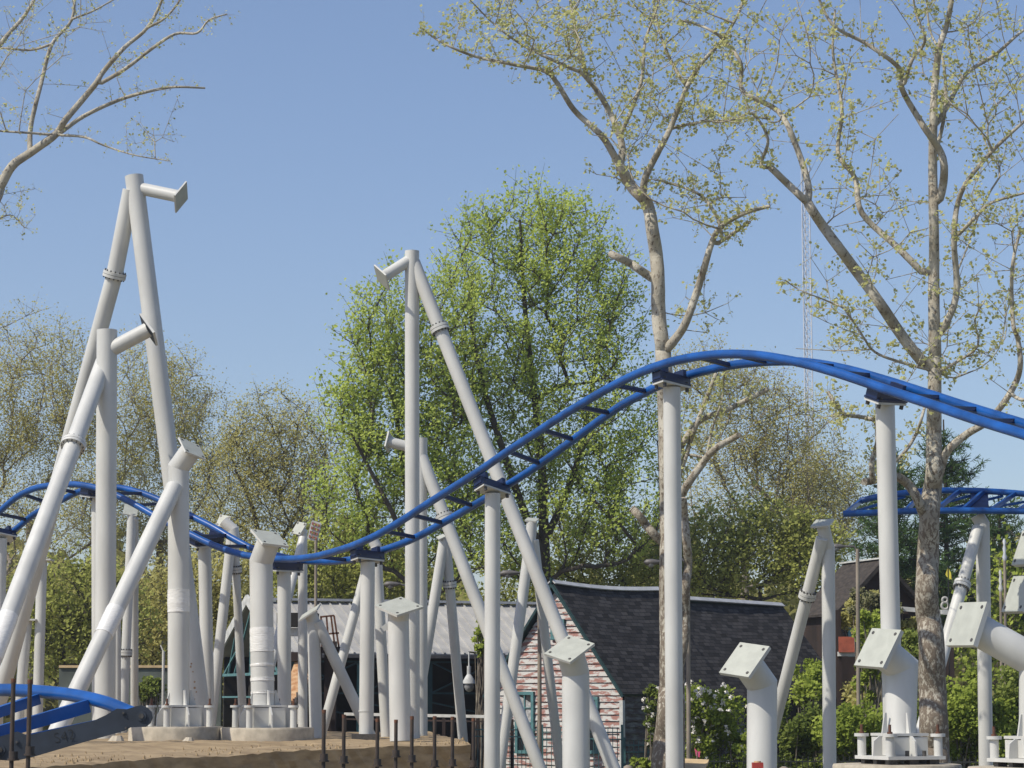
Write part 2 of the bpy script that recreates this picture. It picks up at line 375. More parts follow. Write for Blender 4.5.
def base(parent, cx, yb, D, wd, ht, rot, rc):
    """bolted base: bottom plate, upper plate, webs, gussets, anchor sleeves with rods"""
    c = P(cx, yb, D); X = Vector((math.cos(rot), math.sin(rot), 0)); Y = Vector((-math.sin(rot), math.cos(rot), 0)); Z = Vector((0, 0, 1))
    m = MB(); m.box(c + Z * .025, wd, wd, .05, X, Y, Z)
    for sx in (-1, 0, 1):
        for sy in (-1, 0, 1):
            if sx or sy: m.box(c + X * (sx * wd * .36) + Y * (sy * wd * .36) - Z * .035, .16, .1, .07, X, Y, Z, 1)
    m.build('base_plate', [M['white'], M['bolt']], parent)
    m = MB(); m.box(c + Z * ht, wd * .64, wd * .64, .04, X, Y, Z); m.build('upper_plate', M['white'], parent)
    for k in range(4):
        m = MB()
        a = (X, Y, -X, -Y)[k]; b = (X * 1 + Y, Y - X, -X - Y, X - Y)[k].normalized()
        lo = c + Z * .05; p = [lo + a * rc * .9, lo + a * wd * .48, lo + a * wd * .46 + Z * (ht * .6), lo + a * wd * .36 + Z * (ht - .07), lo + a * rc * .9 + Z * (ht - .07)]
        t = a.cross(Z) * .03; m.prism([q - t / 2 for q in p], t)
        hi = c + Z * (ht + .02); p = [hi + a * rc * .9, hi + a * wd * .31, hi + a * rc * 1.04 + Z * .30, hi + a * rc * .9 + Z * .30]
        m.prism([q - t / 2 for q in p], t)
        m.build('gusset', M['white'], parent)
    m = MB()
    for a, b in ((X, Y), (Y, X)):
        for sg in (-1, 1): m.box(c + a * (sg * wd * .30) + Z * (ht / 2 + .01), .03 if a is X else wd * .6, wd * .6 if a is X else .03, ht - .09, X, Y, Z)
    m.build('web_box', M['white'], parent)
    for sx in (-1, 1):
        for sy in (-1, 1):
            o = c + X * (sx * wd * .42) + Y * (sy * wd * .42)
            m = MB(); m.cyl(o + Z * .05, o + Z * (ht - .03), .065, n=16); m.cyl(o + Z * (ht - .03), o + Z * (ht + .015), .11, n=16)
            s = m.build('anchor_sleeve', M['white'], parent)
            m = MB(); m.cyl(o + Z * (ht + .015), o + Z * (ht + .15), .021, n=10); m.cyl(o + Z * (ht + .015), o + Z * (ht + .045), .04, n=6); m.build('anchor_rod', M['rust'], s)
            m = MB(); q = c + X * (sx * wd * .15) + Y * (sy * wd * .46); m.cyl(q + Z * .05, q + Z * .13, .03, n=6); m.build('anchor_nut', M['bolt'], s)
def plinth(cx, yt, D, r, label, z0):
    c = P(cx, yt, D); m = MB(); a = Vector((c.x, c.y, z0)); n = 48
    prof = [(r, z0), (r * 1.0, c.z - .03), (r * .985, c.z), (0.01, c.z)]; rings = []
    for (rr, z) in prof:
        rings.append(m.ring(Vector((c.x, c.y, z)), Vector((1, 0, 0)), Vector((0, 1, 0)), rr, n))
    for i in range(3):
        for k in range(n): q = (k + 1) % n; m.face((rings[i] + k, rings[i] + q, rings[i + 1] + q, rings[i + 1] + k), i == 0)
    o = m.build('concrete_plinth', M['concrete'], None, a); tag(o, label, 'plinth', 'round concrete plinths')

def sup(label, loc): return empty('coaster_support', loc, label, 'coaster support', CPG)

# S1 tall A frame at left
D = 52.5; top = P(134, 176, D); bot = gnd(P(134, 176, D), P(203, 728, D - .3), PLZ)
s = sup('tallest white A-frame at left whose short top arm points right', bot)
pipe(s, 'column', [top, bot], .205)
pipe(s, 'brace_leg', [P(131, 190, D), P(114.5, 275, D + .4), gnd(P(114.5, 275, D + .4), P(2, 690, D + 3), PLZ)], .185)
flange(s.children[-1], P(114.5, 275, D + .4), P(131, 190, D) - P(60, 480, D + 1.5), .185)
c, n = plate(s, 'mounting_plate', [(187, 181), (186, 198), (176, 213), (177.5, 197)], D - .3, False, holes=False)
pipe(s, 'top_arm', [P(138, 188, D), c], .14)
m = MB()
for (y, x) in ((664, 192), (668, 190.5), (680, 193), (690, 194)):
    pass
q0_, q1_ = top, bot; dd_ = (q1_ - q0_).normalized()
for (y, dx, rr) in ((664, -.05, .022), (667, -.07, .028), (672, -.04, .018), (682, -.03, .026), (688, -.045, .03), (692, -.02, .02)):
    zz_ = P(190, y, D).z; c_ = q0_ + dd_ * ((zz_ - q0_.z) / dd_.z) + Vector((dx, 0, 0)); yy = math.sqrt(.205 ** 2 - dx * dx)
    m = MB(); c_ = c_ + Vector((0, -yy, 0)); m.cyl(c_ + Vector((0, .01, 0)), c_ - Vector((0, .003, 0)), rr, n=5); m.build('rust_patch', M['rustlight'], s)
# S2
D = 51; bot = gnd(P(107, 330, D), P(105, 705, D), PLZ)
s = sup('upright white column at left with dark-faced plate on a short arm and a flanged brace', bot)
pipe(s, 'column', [P(107, 330, D), bot], .22)
pipe(s, 'brace_leg', [P(104, 362, D + .2), P(73.5, 445, D - 1.5), gnd(P(73.5, 445, D - 1.5), P(17, 594, D - 4), PLZ)], .185, wraps=((.60, .74),))
flange(s.children[-1], P(73.5, 445, D - 1.5), P(101, 362, D) - P(17, 594, D - 4), .185)
c, n = plate(s, 'mounting_plate', [(140, 314), (155.5, 333.5), (155, 346), (140, 327)], D - .3, False, th=.05, holes=False, face='conn')  # dark face: bare steel tone plus underside shade put into the colour
pipe(s, 'top_arm', [P(110, 350, D), c], .165)
# S3
D = 49; bot = P(178.5, 733, D)
s = sup('white column on left plinth with bent plated top and diagonal brace wrapped in plastic', bot)
c, n = plate(s, 'mounting_plate', [(178.5, 436.5), (197, 446), (206.5, 459), (188, 451)], D, True)
pipe(s, 'column', [c, from_plate(c, n, 179), bot], .218, n0=n, wraps=((.465, .55),))
pipe(s, 'brace_leg', [P(174.5, 487, D), gnd(P(174.5, 487, D), P(75, 695, D - 3), PLZ)], .175, wraps=((.50, .60),))
base(s, 180, 734, D, 1.08, .56, R(28), .218)
# S4
D = 49; bot = P(263, 733, D)
s = sup('short thick white column taped with plastic, tilted plate on top, standing on plinth', bot)
c, n = plate(s, 'mounting_plate', [(250.5, 529), (265, 541.5), (289.5, 546), (275, 533.5)], D, True, th=.05)
pipe(s, 'column', [c, from_plate(c, n, 262.5), bot], .238, n0=n, wraps=((.39, .53), (.60, .615), (.68, .70), (.76, .775)))
base(s, 264, 734, D, 1.1, .56, R(24), .238)
D = 49
plinth(176, 726.5, D, .95, 'round concrete plinth under the bolted column beside blue track end', 1.0)
plinth(267, 727.5, D, .95, 'round concrete plinth under the plastic-taped short column', 1.0)
# S5
D = 51; bot = gnd(P(412, 251, D), P(412.5, 742, D), PLZ)
s = sup('tall white A-frame at centre with arm pointing left and long flanged leg', bot)
pipe(s, 'column', [P(412, 251, D), bot], .155)
pipe(s, 'brace_leg', [P(413.5, 262, D + .02), gnd(P(418, 268, D), P(612, 765, D - 1.5), 0)], .145, flanges=((440, 330, D),), wraps=((.97, .99),))
c, n = plate(s, 'mounting_plate', [(373.5, 265), (386, 276), (389, 291), (376.5, 280)], D - .3, False, holes=False)
pipe(s, 'top_arm', [P(410, 260, D), c], .125)
# S6
D = 54; bot = gnd(P(421, 438, D), P(421, 742, D), PLZ)
s = sup('white post hidden behind tall central column, short arm left, leg crossing behind the blue track', bot)
pipe(s, 'column', [P(421, 438, D), bot], .145)
pipe(s, 'brace_leg', [P(421, 455, D), gnd(P(424, 460, D), P(538, 763, D - 1), 0)], .14, flanges=((444, 518, D),))
c, n = plate(s, 'mounting_plate', [(389.5, 431), (392.5, 438), (389, 453), (386, 446)], D, False, holes=False)
pipe(s, 'top_arm', [P(419, 449, D), c], .12)
# S7
D = 57; bot = gnd(P(444, 537, D), P(412, 740, D), PLZ)
s = sup('low white A-frame between central column and track post, flange on its upright leg', bot)
pipe(s, 'column', [P(444.5, 538, D), bot], .125)
pipe(s, 'brace_leg', [P(446, 543, D), gnd(P(446, 543, D), P(463, 740, D + .8), 0)], .118, flanges=((449.5, 584, D),))
plate(s, 'mounting_plate', [(436, 537), (443, 534), (446, 536), (439, 539)], D - .1, True, holes=False)
# S8
D = 55; bot = gnd(P(531, 528, D), P(502.5, 745, D - .5), 0)
s = sup('white A-frame with flat horizontal cap plate in front of the red cottage', bot)
pipe(s, 'column', [P(532, 522, D), P(531, 534, D), bot], .125)
pipe(s, 'brace_leg', [P(534, 540, D), gnd(P(534, 540, D), P(560, 768, D + 1), 0)], .11)
plate(s, 'mounting_plate', [(524.5, 519.5), (528, 518), (539, 518.5), (536, 521)], D, True, holes=False)
# S9
D = 47.5; bot = gnd(P(399.5, 612, D), P(400.5, 742, D), PLZ)
s = sup('low thick white column with pale square plate facing up, right of centre post', bot)
c, n = plate(s, 'mounting_plate', [(375, 605), (399.5, 599), (424, 606), (397.5, 613)], D, True, th=.05)
pipe(s, 'column', [c, from_plate(c, n, 399.5), bot], .21, n0=n)
# S10
D = 43; bot = gnd(P(575, 668, D), P(576, 768, D), 0)
s = sup('thick white stub column with slanted square plate in front of the peeling gable', bot)
c, n = plate(s, 'mounting_plate', [(544.5, 653), (569, 638), (594.5, 642.5), (569, 660)], D, True, th=.05)
pipe(s, 'column', [c, from_plate(c, n, 575), bot], .246, n0=n)
# S11
D = 39; bot = gnd(P(760, 690, D), P(761, 768, D), 0)
s = sup('thick white bent stub column with tilted bolt plate in front of the dark roof', bot)
c, n = plate(s, 'mounting_plate', [(720, 673), (742, 645), (769, 645.5), (745.5, 674)], D, True, th=.06)
pipe(s, 'column', [c, from_plate(c, n, 760), bot], .244, n0=n)
# S12
D = 36; bot = P(899, 758, D)
s = sup('thick bent white column on bolted base beside the right plane tree trunk', bot)
c, n = plate(s, 'mounting_plate', [(855.5, 666), (876, 631), (899, 628.5), (879, 664.5)], D, True, th=.07)
pipe(s, 'column', [c, from_plate(c, n, 898.5), bot], .242, n0=n)
base(s, 900, 759, D, .97, .36, R(22), .242)
plinth(897, 764, D, .95, 'round concrete plinth under the bent column by the plane tree', 0)
# S13
D = 34; bot = P(1036, 760, D)
s = sup('white column at right edge whose fat arm reaches left with a big tilted plate', bot)
c, n = plate(s, 'mounting_plate', [(948.5, 647), (964.5, 605), (984, 600.5), (968, 642)], D, True, th=.08)
pipe(s, 'column', [c, P(1036, 662, D), bot], .235, n0=n)
base(s, 1036, 762, D, .97, .34, R(24), .235)
plinth(1036, 767, D, .95, 'round concrete plinth at the right picture edge', 0)
# S14 right-edge one higher up, column outside the picture
D = 38; bot = gnd(P(1052, 590, D), P(1054, 768, D), 0)
s = sup('white support cut by right picture edge, two thick plates on arms', bot)
c, n = plate(s, 'mounting_plate', [(1004, 613), (1018, 578), (1031, 574), (1017, 609)], D, True, th=.09)
pipe(s, 'lower_arm', [c, P(1052, 612, D)], .2, n0=n)
c, n = plate(s, 'mounting_plate', [(1014, 566), (1027, 532), (1040, 528), (1027, 562)], D, True, th=.09)
pipe(s, 'column', [c, P(1052, 570, D), bot], .2, n0=n)
# S15
D = 46; bot = gnd(P(826.5, 532, D), P(829.5, 768, D), 0)
s = sup('slim white A-frame over the dark roof end, tilted cap plate and flanged leg leaning left', bot)
c, n = plate(s, 'mounting_plate', [(809.5, 526), (818, 520.5), (834.5, 518.5), (827, 525)], D, True, holes=False)
pipe(s, 'column', [c, from_plate(c, n, 826.5, .2, .5), bot], .128, n0=n)
pipe(s, 'brace_leg', [P(822, 538, D), gnd(P(822, 538, D), P(779, 706, D + 1.5), 0)], .118, flanges=((808, 594, D),))
# left cluster A-supports
D = 60; bot = gnd(P(132, 516, D), P(124, 695, D), PLZ)
s = sup('slim twin-legged white support under the left hump with small square plate', bot)
plate(s, 'mounting_plate', [(124, 504), (138, 506.5), (137.5, 516), (123.5, 513)], D, True, holes=False)
pipe(s, 'column', [P(132, 514, D), bot], .115, flanges=((126, 653, D),))
pipe(s, 'brace_leg', [P(134.5, 518, D), gnd(P(134.5, 518, D), P(134.5, 700, D + 1.5), PLZ)], .1)
D = 57; bot = gnd(P(229, 540, D), P(213, 700, D), PLZ)
s = sup('white support with square plate behind the descending blue track, legs spread', bot)
c, n = plate(s, 'mounting_plate', [(215.5, 525), (219.5, 515), (231, 516), (227, 527.5)], D, True)
pipe(s, 'top_arm', [c, P(233, 530, D), P(235, 545, D)], .14)
pipe(s, 'column', [P(232, 532, D), bot], .12)
pipe(s, 'brace_leg', [P(234.5, 538, D + .1), gnd(P(234.5, 538, D + .1), P(242, 700, D + .8), PLZ)], .1, flanges=((236, 569, D),))
D = 56; bot = gnd(P(304, 540, D), P(303, 700, D), PLZ)
s = sup('white support with tilted plate behind low point of the blue track', bot)
c, n = plate(s, 'mounting_plate', [(290.8, 533), (296.7, 522), (307, 523), (300, 534.5)], D, True)
pipe(s, 'column', [c, from_plate(c, n, 304, .15, .5), bot], .11, n0=n)
pipe(s, 'brace_leg', [P(303, 538, D - .2), gnd(P(303, 538, D - .2), P(285, 610, D - 1), PLZ)], .1)
D = 53; bot = gnd(P(376, 540, D), P(386, 730, D), PLZ)
s = sup('white A-frame behind the dip post with one leg sloping far left', bot)
pipe(s, 'column', [P(371, 536, D), P(376, 546, D), bot], .12)
pipe(s, 'brace_leg', [P(369, 560, D), gnd(P(369, 560, D), P(326, 718, D - .5), PLZ)], .105)
m = MB(); m.box(P(384.5, 628, D - .3), .18, .08, .12, Vector((.8, 0, .6)), Vector((0, 1, 0)), Vector((-.6, 0, .8))); m.build('lug', M['white'], s)
D = 51; bot = gnd(P(316, 622, D), P(316, 728, D), PLZ)
s = sup('small white support with edge-on tilted plate, lowest one near the pavilion stairs', bot)
c, n = plate(s, 'mounting_plate', [(299, 620), (301, 616), (319.5, 604.5), (317.5, 608)], D, True, holes=False)
pipe(s, 'column', [c, from_plate(c, n, 316, .2, .5), bot], .135, n0=n)
pipe(s, 'brace_leg', [P(317, 622, D), gnd(P(317, 622, D), P(361, 716, D + .3), PLZ)], .12)
# slim posts left of the A frame
D = 58
for (x0, y0, x1, y1, r, lb) in ((42, 560, 38, 700, .125, 'slim white post rising left of the dark tree behind the frames'), (27, 620, 20, 700, .13, 'grey-white slim post behind the leftmost brace feet'), (117, 600, 117, 700, .095, 'slim shaded white post just right of the upright left column')):
    bot = gnd(P(x0, y0, D), P(x1, y1, D), PLZ); s = empty('steel_post', bot, lb, 'post', 'slim steel posts at left'); pipe(s, 'column', [P(x0, y0, D), bot], r); 
    m = MB(); q = P(x0, y0, D); m.box(q, .5, .5, .04); m.build('cap_plate', M['white'], s)

# ------------------------------------------------------------------ main blue track
A = [(-22, 530), (-10, 519), (0, 511), (16, 497.5), (33, 489), (50, 485.5), (70, 484.3), (83, 485.3), (98, 488.5), (118, 496), (133, 503.5), (148, 512), (167.5, 523), (192, 535), (205, 541.5), (222, 548.5), (238, 553.5), (249, 556), (274, 558.8), (290, 559), (306, 557.8), (320, 555.5), (347, 547.8), (363, 541.5), (377, 535), (402, 520.5), (428, 503.5), (454, 487), (480, 470.5), (506, 452.5), (532, 435.5), (554, 421), (577, 406.5), (600, 393), (622, 381), (644, 371), (666, 363.3), (688.5, 358), (711, 355), (733, 354), (755, 355), (780, 358.6), (806, 364), (832, 371.3), (858, 379.8), (884, 388.8), (910, 397.5), (936, 406), (962, 415), (988, 423.5), (1024, 434.5), (1060, 446)]
B = [(-8, 551), (5, 539), (12.5, 532), (22, 524), (33, 515), (48, 506.5), (64, 499), (73, 494), (85, 490), (100, 487.2), (118, 487.6), (138, 492), (156, 498.5), (174, 507), (192, 516.5), (213, 527), (230, 537), (243, 544), (252.5, 548.5), (275, 555), (290, 558.5), (308, 561), (330, 561.7), (352, 559.5), (370, 554.5), (385, 549.5), (402, 543.5), (420, 535.5), (441, 524), (462, 512), (483, 500), (511.5, 482.5), (532, 469.5), (554, 454), (577, 437), (600, 420), (622, 405), (644, 393), (666, 383), (688.5, 375.3), (711, 369.3), (733, 365), (755, 362.5), (780, 361.2), (800, 361.8), (825, 365), (853, 371), (884, 379.8), (910, 388), (936, 396.5), (962, 405), (988, 413), (1024, 424), (1060, 435)]
DX = [-60, 0, 285, 367, 490, 670, 885, 1024, 1100]; DD = [59, 57.5, 52, 48.5, 45, 40, 36, 33, 31.5]
def DA(x): return float(np.interp(x, DX, DD)) - .4
def tr(x):  return 30 + 5 * (x / 1024)            # tie offset in the picture
def DB(x): return DA(x - tr(x)) + .8
Ac = catmull(A, 5); Bc = catmull(B, 5)
def ya(x): return float(np.interp(x, [q[0] for q in Ac], [q[1] for q in Ac]))
def yb(x): return float(np.interp(x, [q[0] for q in Bc], [q[1] for q in Bc]))
def PA(x): return P(x, ya(x), DA(x))
def PB(x): return P(x, yb(x), DB(x))
t = empty('coaster_track', PA(300), 'long blue coaster track diving then cresting over the white posts', 'coaster track')
for (nm, f, x0, x1) in (('rail', PA, -22, 1058), ('rail', PB, -8, 1058)):
    pts = [f(x) for x in np.linspace(x0, x1, 200)]
    m = MB(); m.tube(pts, .075, n=16); m.build(nm, M['blue'], t)
for x in (-3, 22, 46, 66, 112, 136, 163, 196, 216, 240, 316, 384, 411, 441, 508, 541, 577, 614, 697, 733, 765, 800, 836, 905, 942, 980, 1018):
    m = MB(); a, b = PA(x), PB(x + tr(x)); d = (b - a).normalized()
    m.bar(a + d * .05, b - d * .05, .085, .07); m.build('crosstie', M['blue_shade'], t)
posts = [(-2, 'far-left white track post cut by the picture edge'), (99, 'white track post hidden beside the upright left column'), (207, 'white track post under the descending track, left of the taped column'),
         (285, 'white track post just right of the plastic-taped column'), (367, 'white track post at the foot of the blue climb'), (491, 'white track post carrying the middle of the blue climb'),
         (671, 'tall white track post left of the track crest by the plane tree'), (889, 'tall white track post at right under the descending track')]
prj = {-2: -4, 99: 98.5, 207: 209, 285: 284.5, 367: 366, 491: 492, 671: 674.5, 889: 894}
for (x, lb) in posts:
    xa = x - tr(x) / 2; a, b = PA(xa), PB(xa + tr(x)); tv = (b - a).normalized(); th = Vector((tv.x, tv.y, 0)).normalized()
    dn = (PA(xa + 4) - PA(xa - 4)).normalized(); up = tv.cross(dn).normalized(); up = -up if up.z < 0 else up
    mid = (a + b) / 2
    m = MB(); c = mid - up * .13; m.box(c, .92, .26, .13, tv, dn, up)
    for k in (-.3, .3): m.box(mid + tv * k * .9 - up * .02, .1, .30, .12, tv, dn, up)
    m.box(c - up * .08, .88, .34, .03, tv, dn, up); m.build('saddle_bracket', M['blue_shade'], t)
    c = mid - up * .25
    zb = PLZ if x < 400 else 0; cz = c - up * .03; bot = gnd(cz, P(prj[x], 760, cz.y), zb); 
    s = empty('track_post', bot, lb, 'track post', 'white posts under the blue track')
    m = MB(); m.box(c, .84, .34, .035, tv, dn, up)
    m.build('head_plate', M['white'], s)
    for k1 in (-.34, .34):
        for k2 in (-.13, .13): m = MB(); q = c + tv * k1 + dn * k2; m.cyl(q - up * .085, q + up * .085, .032, n=8); m.build('bolt', M['bolt'], s)
    pipe(s, 'column', [cz, bot], .148)
    if x in (367,):
        m = MB(); q = P(366, 711, cz.y); m.cyl(q - Vector((0, 0, .012)), q + Vector((0, 0, .012)), .155); m.build('weld_ring', M['white'], s)
        m = MB(); m.box(bot + Vector((.0, -.2, .06)), .55, .25, .12); m.build('foot_clamp', M['bolt'], s)

# ------------------------------------------------------------------ right-hand far blue track (open ladder)
t = empty('coaster_track', P(940, 505, 46), 'banked blue ladder track section ending at its left, at far right', 'coaster track')
up_ = catmull([(862, 501, 46.8), (866, 499.5, 46.8), (880, 497), (920, 491.5), (960, 490), (1000, 491.5), (1040, 495), (1080, 500)][0:0] or [(860, 501, 47.2), (880, 496.5, 47.1), (920, 491.5, 47), (960, 490.5, 46.9), (1000, 492, 46.8), (1040, 495.5, 46.6), (1080, 500, 46.4)], 6)
lo_ = catmull([(843, 514, 46.2), (880, 512.5, 46.1), (920, 511, 46), (960, 510.5, 45.9), (1000, 511, 45.8), (1040, 511.5, 45.6), (1080, 513, 45.4)], 6)
for r_ in (up_, lo_):
    m = MB(); m.tube([P(*q) for q in r_], .062, n=14); m.build('rail', M['blue'], t)
def at(l, x): return P(x, float(np.interp(x, [q[0] for q in l], [q[1] for q in l])), float(np.interp(x, [q[0] for q in l], [q[2] for q in l])))
for (xl, xu) in ((845, 861), (905, 925), (935, 960), (962, 984), (990, 1016), (1017, 1042)):
    m = MB(); m.bar(at(lo_, xl), at(up_, xu), .06, .08); m.build('crosstie', M['blue'], t)
for (xl, xu) in ((850, 905), (917, 975), (948, 1003), (978, 1040)):
    m = MB(); m.bar(at(lo_, xl) + Vector((0, .25, .03)), at(up_, xu) + Vector((0, .05, -.07)), .05, .05); m.build('diagonal_tie', M['blue'], t)
m = MB(); m.prism([at(lo_, 969) + Vector((0, .1, .0)), at(lo_, 990) + Vector((0, .1, 0)), at(up_, 988) + Vector((0, 0, -.03)), at(up_, 972) + Vector((0, 0, -.03))], Vector((0, .06, 0))); m.build('saddle_bracket', M['blue_shade'], t)
D = 46.2; bot = gnd(P(982.5, 522, D), P(986, 768, D), 0)
s = sup('white support under the far right ladder track with glossy flanged leg', bot)
pipe(s, 'column', [P(977, 515, D), P(982.5, 524, D), bot], .135)
pipe(s, 'brace_leg', [P(978, 528, D - .1), gnd(P(978, 528, D - .1), P(944, 650, D - 1.3), 0)], .115, flanges=((962.5, 587, D),))

# ------------------------------------------------------------------ near blue track end at bottom left
D0 = 22
t = empty('coaster_track', P(60, 740, D0), 'near blue track end lying at bottom left with dark connector plate', 'coaster track')
r1 = catmull([(141, 716, D0), (128, 711.5, D0 + .15), (105, 702.5, D0 + .45), (75, 695.5, D0 + .9), (40, 691.5, D0 + 1.4), (0, 690, D0 + 1.9), (-50, 692, D0 + 2.5)], 6)
r2 = catmull([(-6, 752, D0 - .3), (-25, 746, D0 - .1), (-60, 738, D0 + .4), (-110, 730, D0 + .9)], 6)
for r_ in (r1, r2):
    m = MB(); m.tube([P(*q) for q in r_], .062, n=20); m.build('rail', M['blue'], t)
m = MB(); m.bar(P(38, 699, D0 + 1.3), P(-70, 735, D0 + .5), .075, .10); m.build('crosstie', M['blue'], t)
m = MB(); m.bar(P(88, 706, D0 + .6), P(-30, 741, D0 + .05), .09, .12); m.build('crosstie', M['blue'], t)
m = MB(); m.bar(P(104, 722, D0 + .25), P(-20, 748, D0 - .05), .06, .07); m.build('crosstie', M['blue'], t)
poly = [(-14, 738), (0, 736.5), (17, 731.5), (27, 735.5), (94, 720.5), (106, 715), (117, 708.6), (127, 709.2), (135, 706.5), (141, 705.3), (147, 707.5), (151.5, 712), (152.5, 718), (150, 723.5), (145.5, 727), (139, 727), (130, 727.5), (124, 731), (70, 746), (31, 757.5), (14, 761), (0, 760), (-14, 762)]
Dp = lambda x: D0 - .12 - .0005 * (141 - x)
m = MB(); pp = [P(x, y, Dp(x)) for x, y in poly]
n3 = (pp[9] - pp[18]).cross(pp[14] - pp[18]); 
m.prism(pp[::-1], Vector((0, .03, 0))); pl = m.build('connector_plate', M['conn'], t)
for (x, y, r_) in ((141.5, 716, .045), (123.5, 713, .02), (126, 728, .018), (0, 750, .05), (17, 742, .02)):
    m = MB(); q = P(x, y, Dp(x)); m.cyl(q - Vector((0, .012, 0)), q + Vector((0, .01, 0)), r_, n=16); m.cyl(q - Vector((0, .022, 0)), q - Vector((0, .005, 0)), r_ * .55, n=6, mi=1); m.build('bolt', [M['conn'], M['bolt']], pl)
def text(s_, loc, size, rot, mt, parent, name='marking'):
    cu = bpy.data.curves.new(name, 'FONT'); cu.body = s_; cu.size = size; cu.extrude = .001; cu.align_x = 'CENTER'; cu.align_y = 'CENTER'; cu.offset = -.003
    ob = bpy.data.objects.new(name, cu); col.objects.link(ob)
    dg = bpy.context.evaluated_depsgraph_get(); me = bpy.data.meshes.new_from_object(ob.evaluated_get(dg)); bpy.data.objects.remove(ob); me.name = name
    me.materials.clear(); me.materials.append(mt)
    o = bpy.data.objects.new(name, me); col.objects.link(o); o.parent = parent; off = Vector((0, 0, 0)); p_ = parent
    while p_ is not None: off += Vector(p_.location); p_ = p_.parent
    o.location = Vector(loc) - off; o.rotation_euler = rot
    return o
M['mark'] = mat('marker_ink', (.012, .014, .016), .7, .2, 8)
text('S42', P(64.5, 736.5, Dp(64)) - Vector((0, .006, 0)), .135, (R(90), R(-13), 0), M['mark'], pl)

# ------------------------------------------------------------------ anchor rods standing in front
def rod(x, y0, D, nut, lab, dx=0, rn='darkrod'):
    b = P(x, 700, D); b.z = 0; b.x += .02 * dx; top = P(x, y0, D)
    s = empty('anchor_rod', b, lab, 'anchor rod', 'threaded anchor rods at the bottom')
    m = MB(); m.cyl(b, top, .019, n=12, mi=0)
    for k in range(int((top.z - .02) / .02)): pass
    m.build('threaded_bar', M[rn], s)
    m = MB(); m.cyl(top - Vector((0, 0, .03)), top + Vector((0, 0, .004)), .0205, n=12); m.build('rusty_tip', M['rust'], s)
    if nut:
        q = P(x, nut, D); z = Vector((0, 0, 1)); m = MB(); m.cyl(q - z * .03, q + z * .03, .038, n=6); m.cyl(q - z * .045, q - z * .03, .05, n=14); m.build('nut', M['darkrod'], s)
RL = ['leftmost anchor rod in front of the near blue track', 'second anchor rod in front of the near blue track, touching its crossbar', 'first dark rod before the soil bank, below the small A-frame',
      'rod with nut under the sloping leg of the dip A-frame', 'rod before the soil bank just right of the dip track post', 'rod in front of the low thick column, left of its foot',
      'rod in front of the soil bank below the tall central column', 'rod below the hidden post behind the central column', 'last rod before the end of the soil bank', 'rod rising past the end of the soil bank toward the iron fence']
for i, (x, y, D, n_) in enumerate(((13.5, 679, 20, 755), (30, 680, 20, 750), (324, 710, 23, 757), (344, 715, 24, 759), (377.5, 719, 24.5, 762), (396, 720, 25, 753), (412, 716.5, 25, 758), (434.7, 716.5, 25.2, 763), (452.5, 717, 25.6, 762), (473.5, 718.5, 25.8, 763))):
    rod(x, y, D, n_, RL[i], rn='darkrod')
c = P(405, 700, 24.8); m = MB(); m.box((c.x, c.y, .15), 2.2, 1.0, .3); tag(m.build('concrete_footing', M['concrete'], None, (c.x, c.y, 0)), 'low concrete footing holding the row of anchor rods', 'footing')
c = P(22, 700, 20); m = MB(); m.box((c.x, c.y, .15), .8, .6, .3); tag(m.build('concrete_footing', M['concrete'], None, (c.x, c.y, 0)), 'small concrete footing under the two left anchor rods', 'footing')
# loose clods and gravel
m = MB(); cr = random.Random(5)
for _ in range(420):
    x = cr.uniform(-30, 468); D_ = np.interp(x, [-60, 0, 180, 375, 471], [27, 29, 35.5, 43, 46]) + abs(cr.gauss(0, 2.2)) + .15; q = P(x, 700, D_); q.z = PLZ + .0; r_ = cr.uniform(.012, .04) * (1.6 if cr.random() < .08 else 1)
    t_ = [q + Vector((cr.uniform(.6, 1.2) * r_ * math.cos(a), cr.uniform(.6, 1.2) * r_ * math.sin(a), 0)) for a in (0, 1.26, 2.5, 3.8, 5)]; i = len(m.v); m.v += [v - Z_ * .03 for v in t_] if False else [Vector((v.x, v.y, v.z - .03)) for v in t_]; m.v.append(q + Vector((cr.uniform(-.3, .3) * r_, 0, r_ * .5)))
    for k in range(5): m.face((i + k, i + (k + 1) % 5, i + 5))
tag(m.build('loose_rubble', M['soil']), 'loose clods and gravel scattered on the soil bank', 'rubble', None, 'stuff')
# small loose stones on the bank
for (x, y, r_, lb) in ((188, 742, .07, 'pale stone lying on the soil bank by the left plinth'), (116, 741, .1, 'pale stone on the bank beside the blue track end')):
    q = P(x, y, 46); q.z = PLZ + .03; m = MB(); st = m.ring(q, Vector((1, 0, 0)), Vector((0, 1, 0)), r_ * 1.6, 9); s2 = m.ring(q + Vector((.02, 0, r_)), Vector((1, 0, 0)), Vector((0, 1, 0)), r_ * .9, 9)
    for k in range(9): m.face((st + k, st + (k + 1) % 9, s2 + (k + 1) % 9, s2 + k))
    m.face(range(s2, s2 + 9)); tag(m.build('stone', M['concrete'], None, q), lb, 'stone', 'stones on the soil bank')

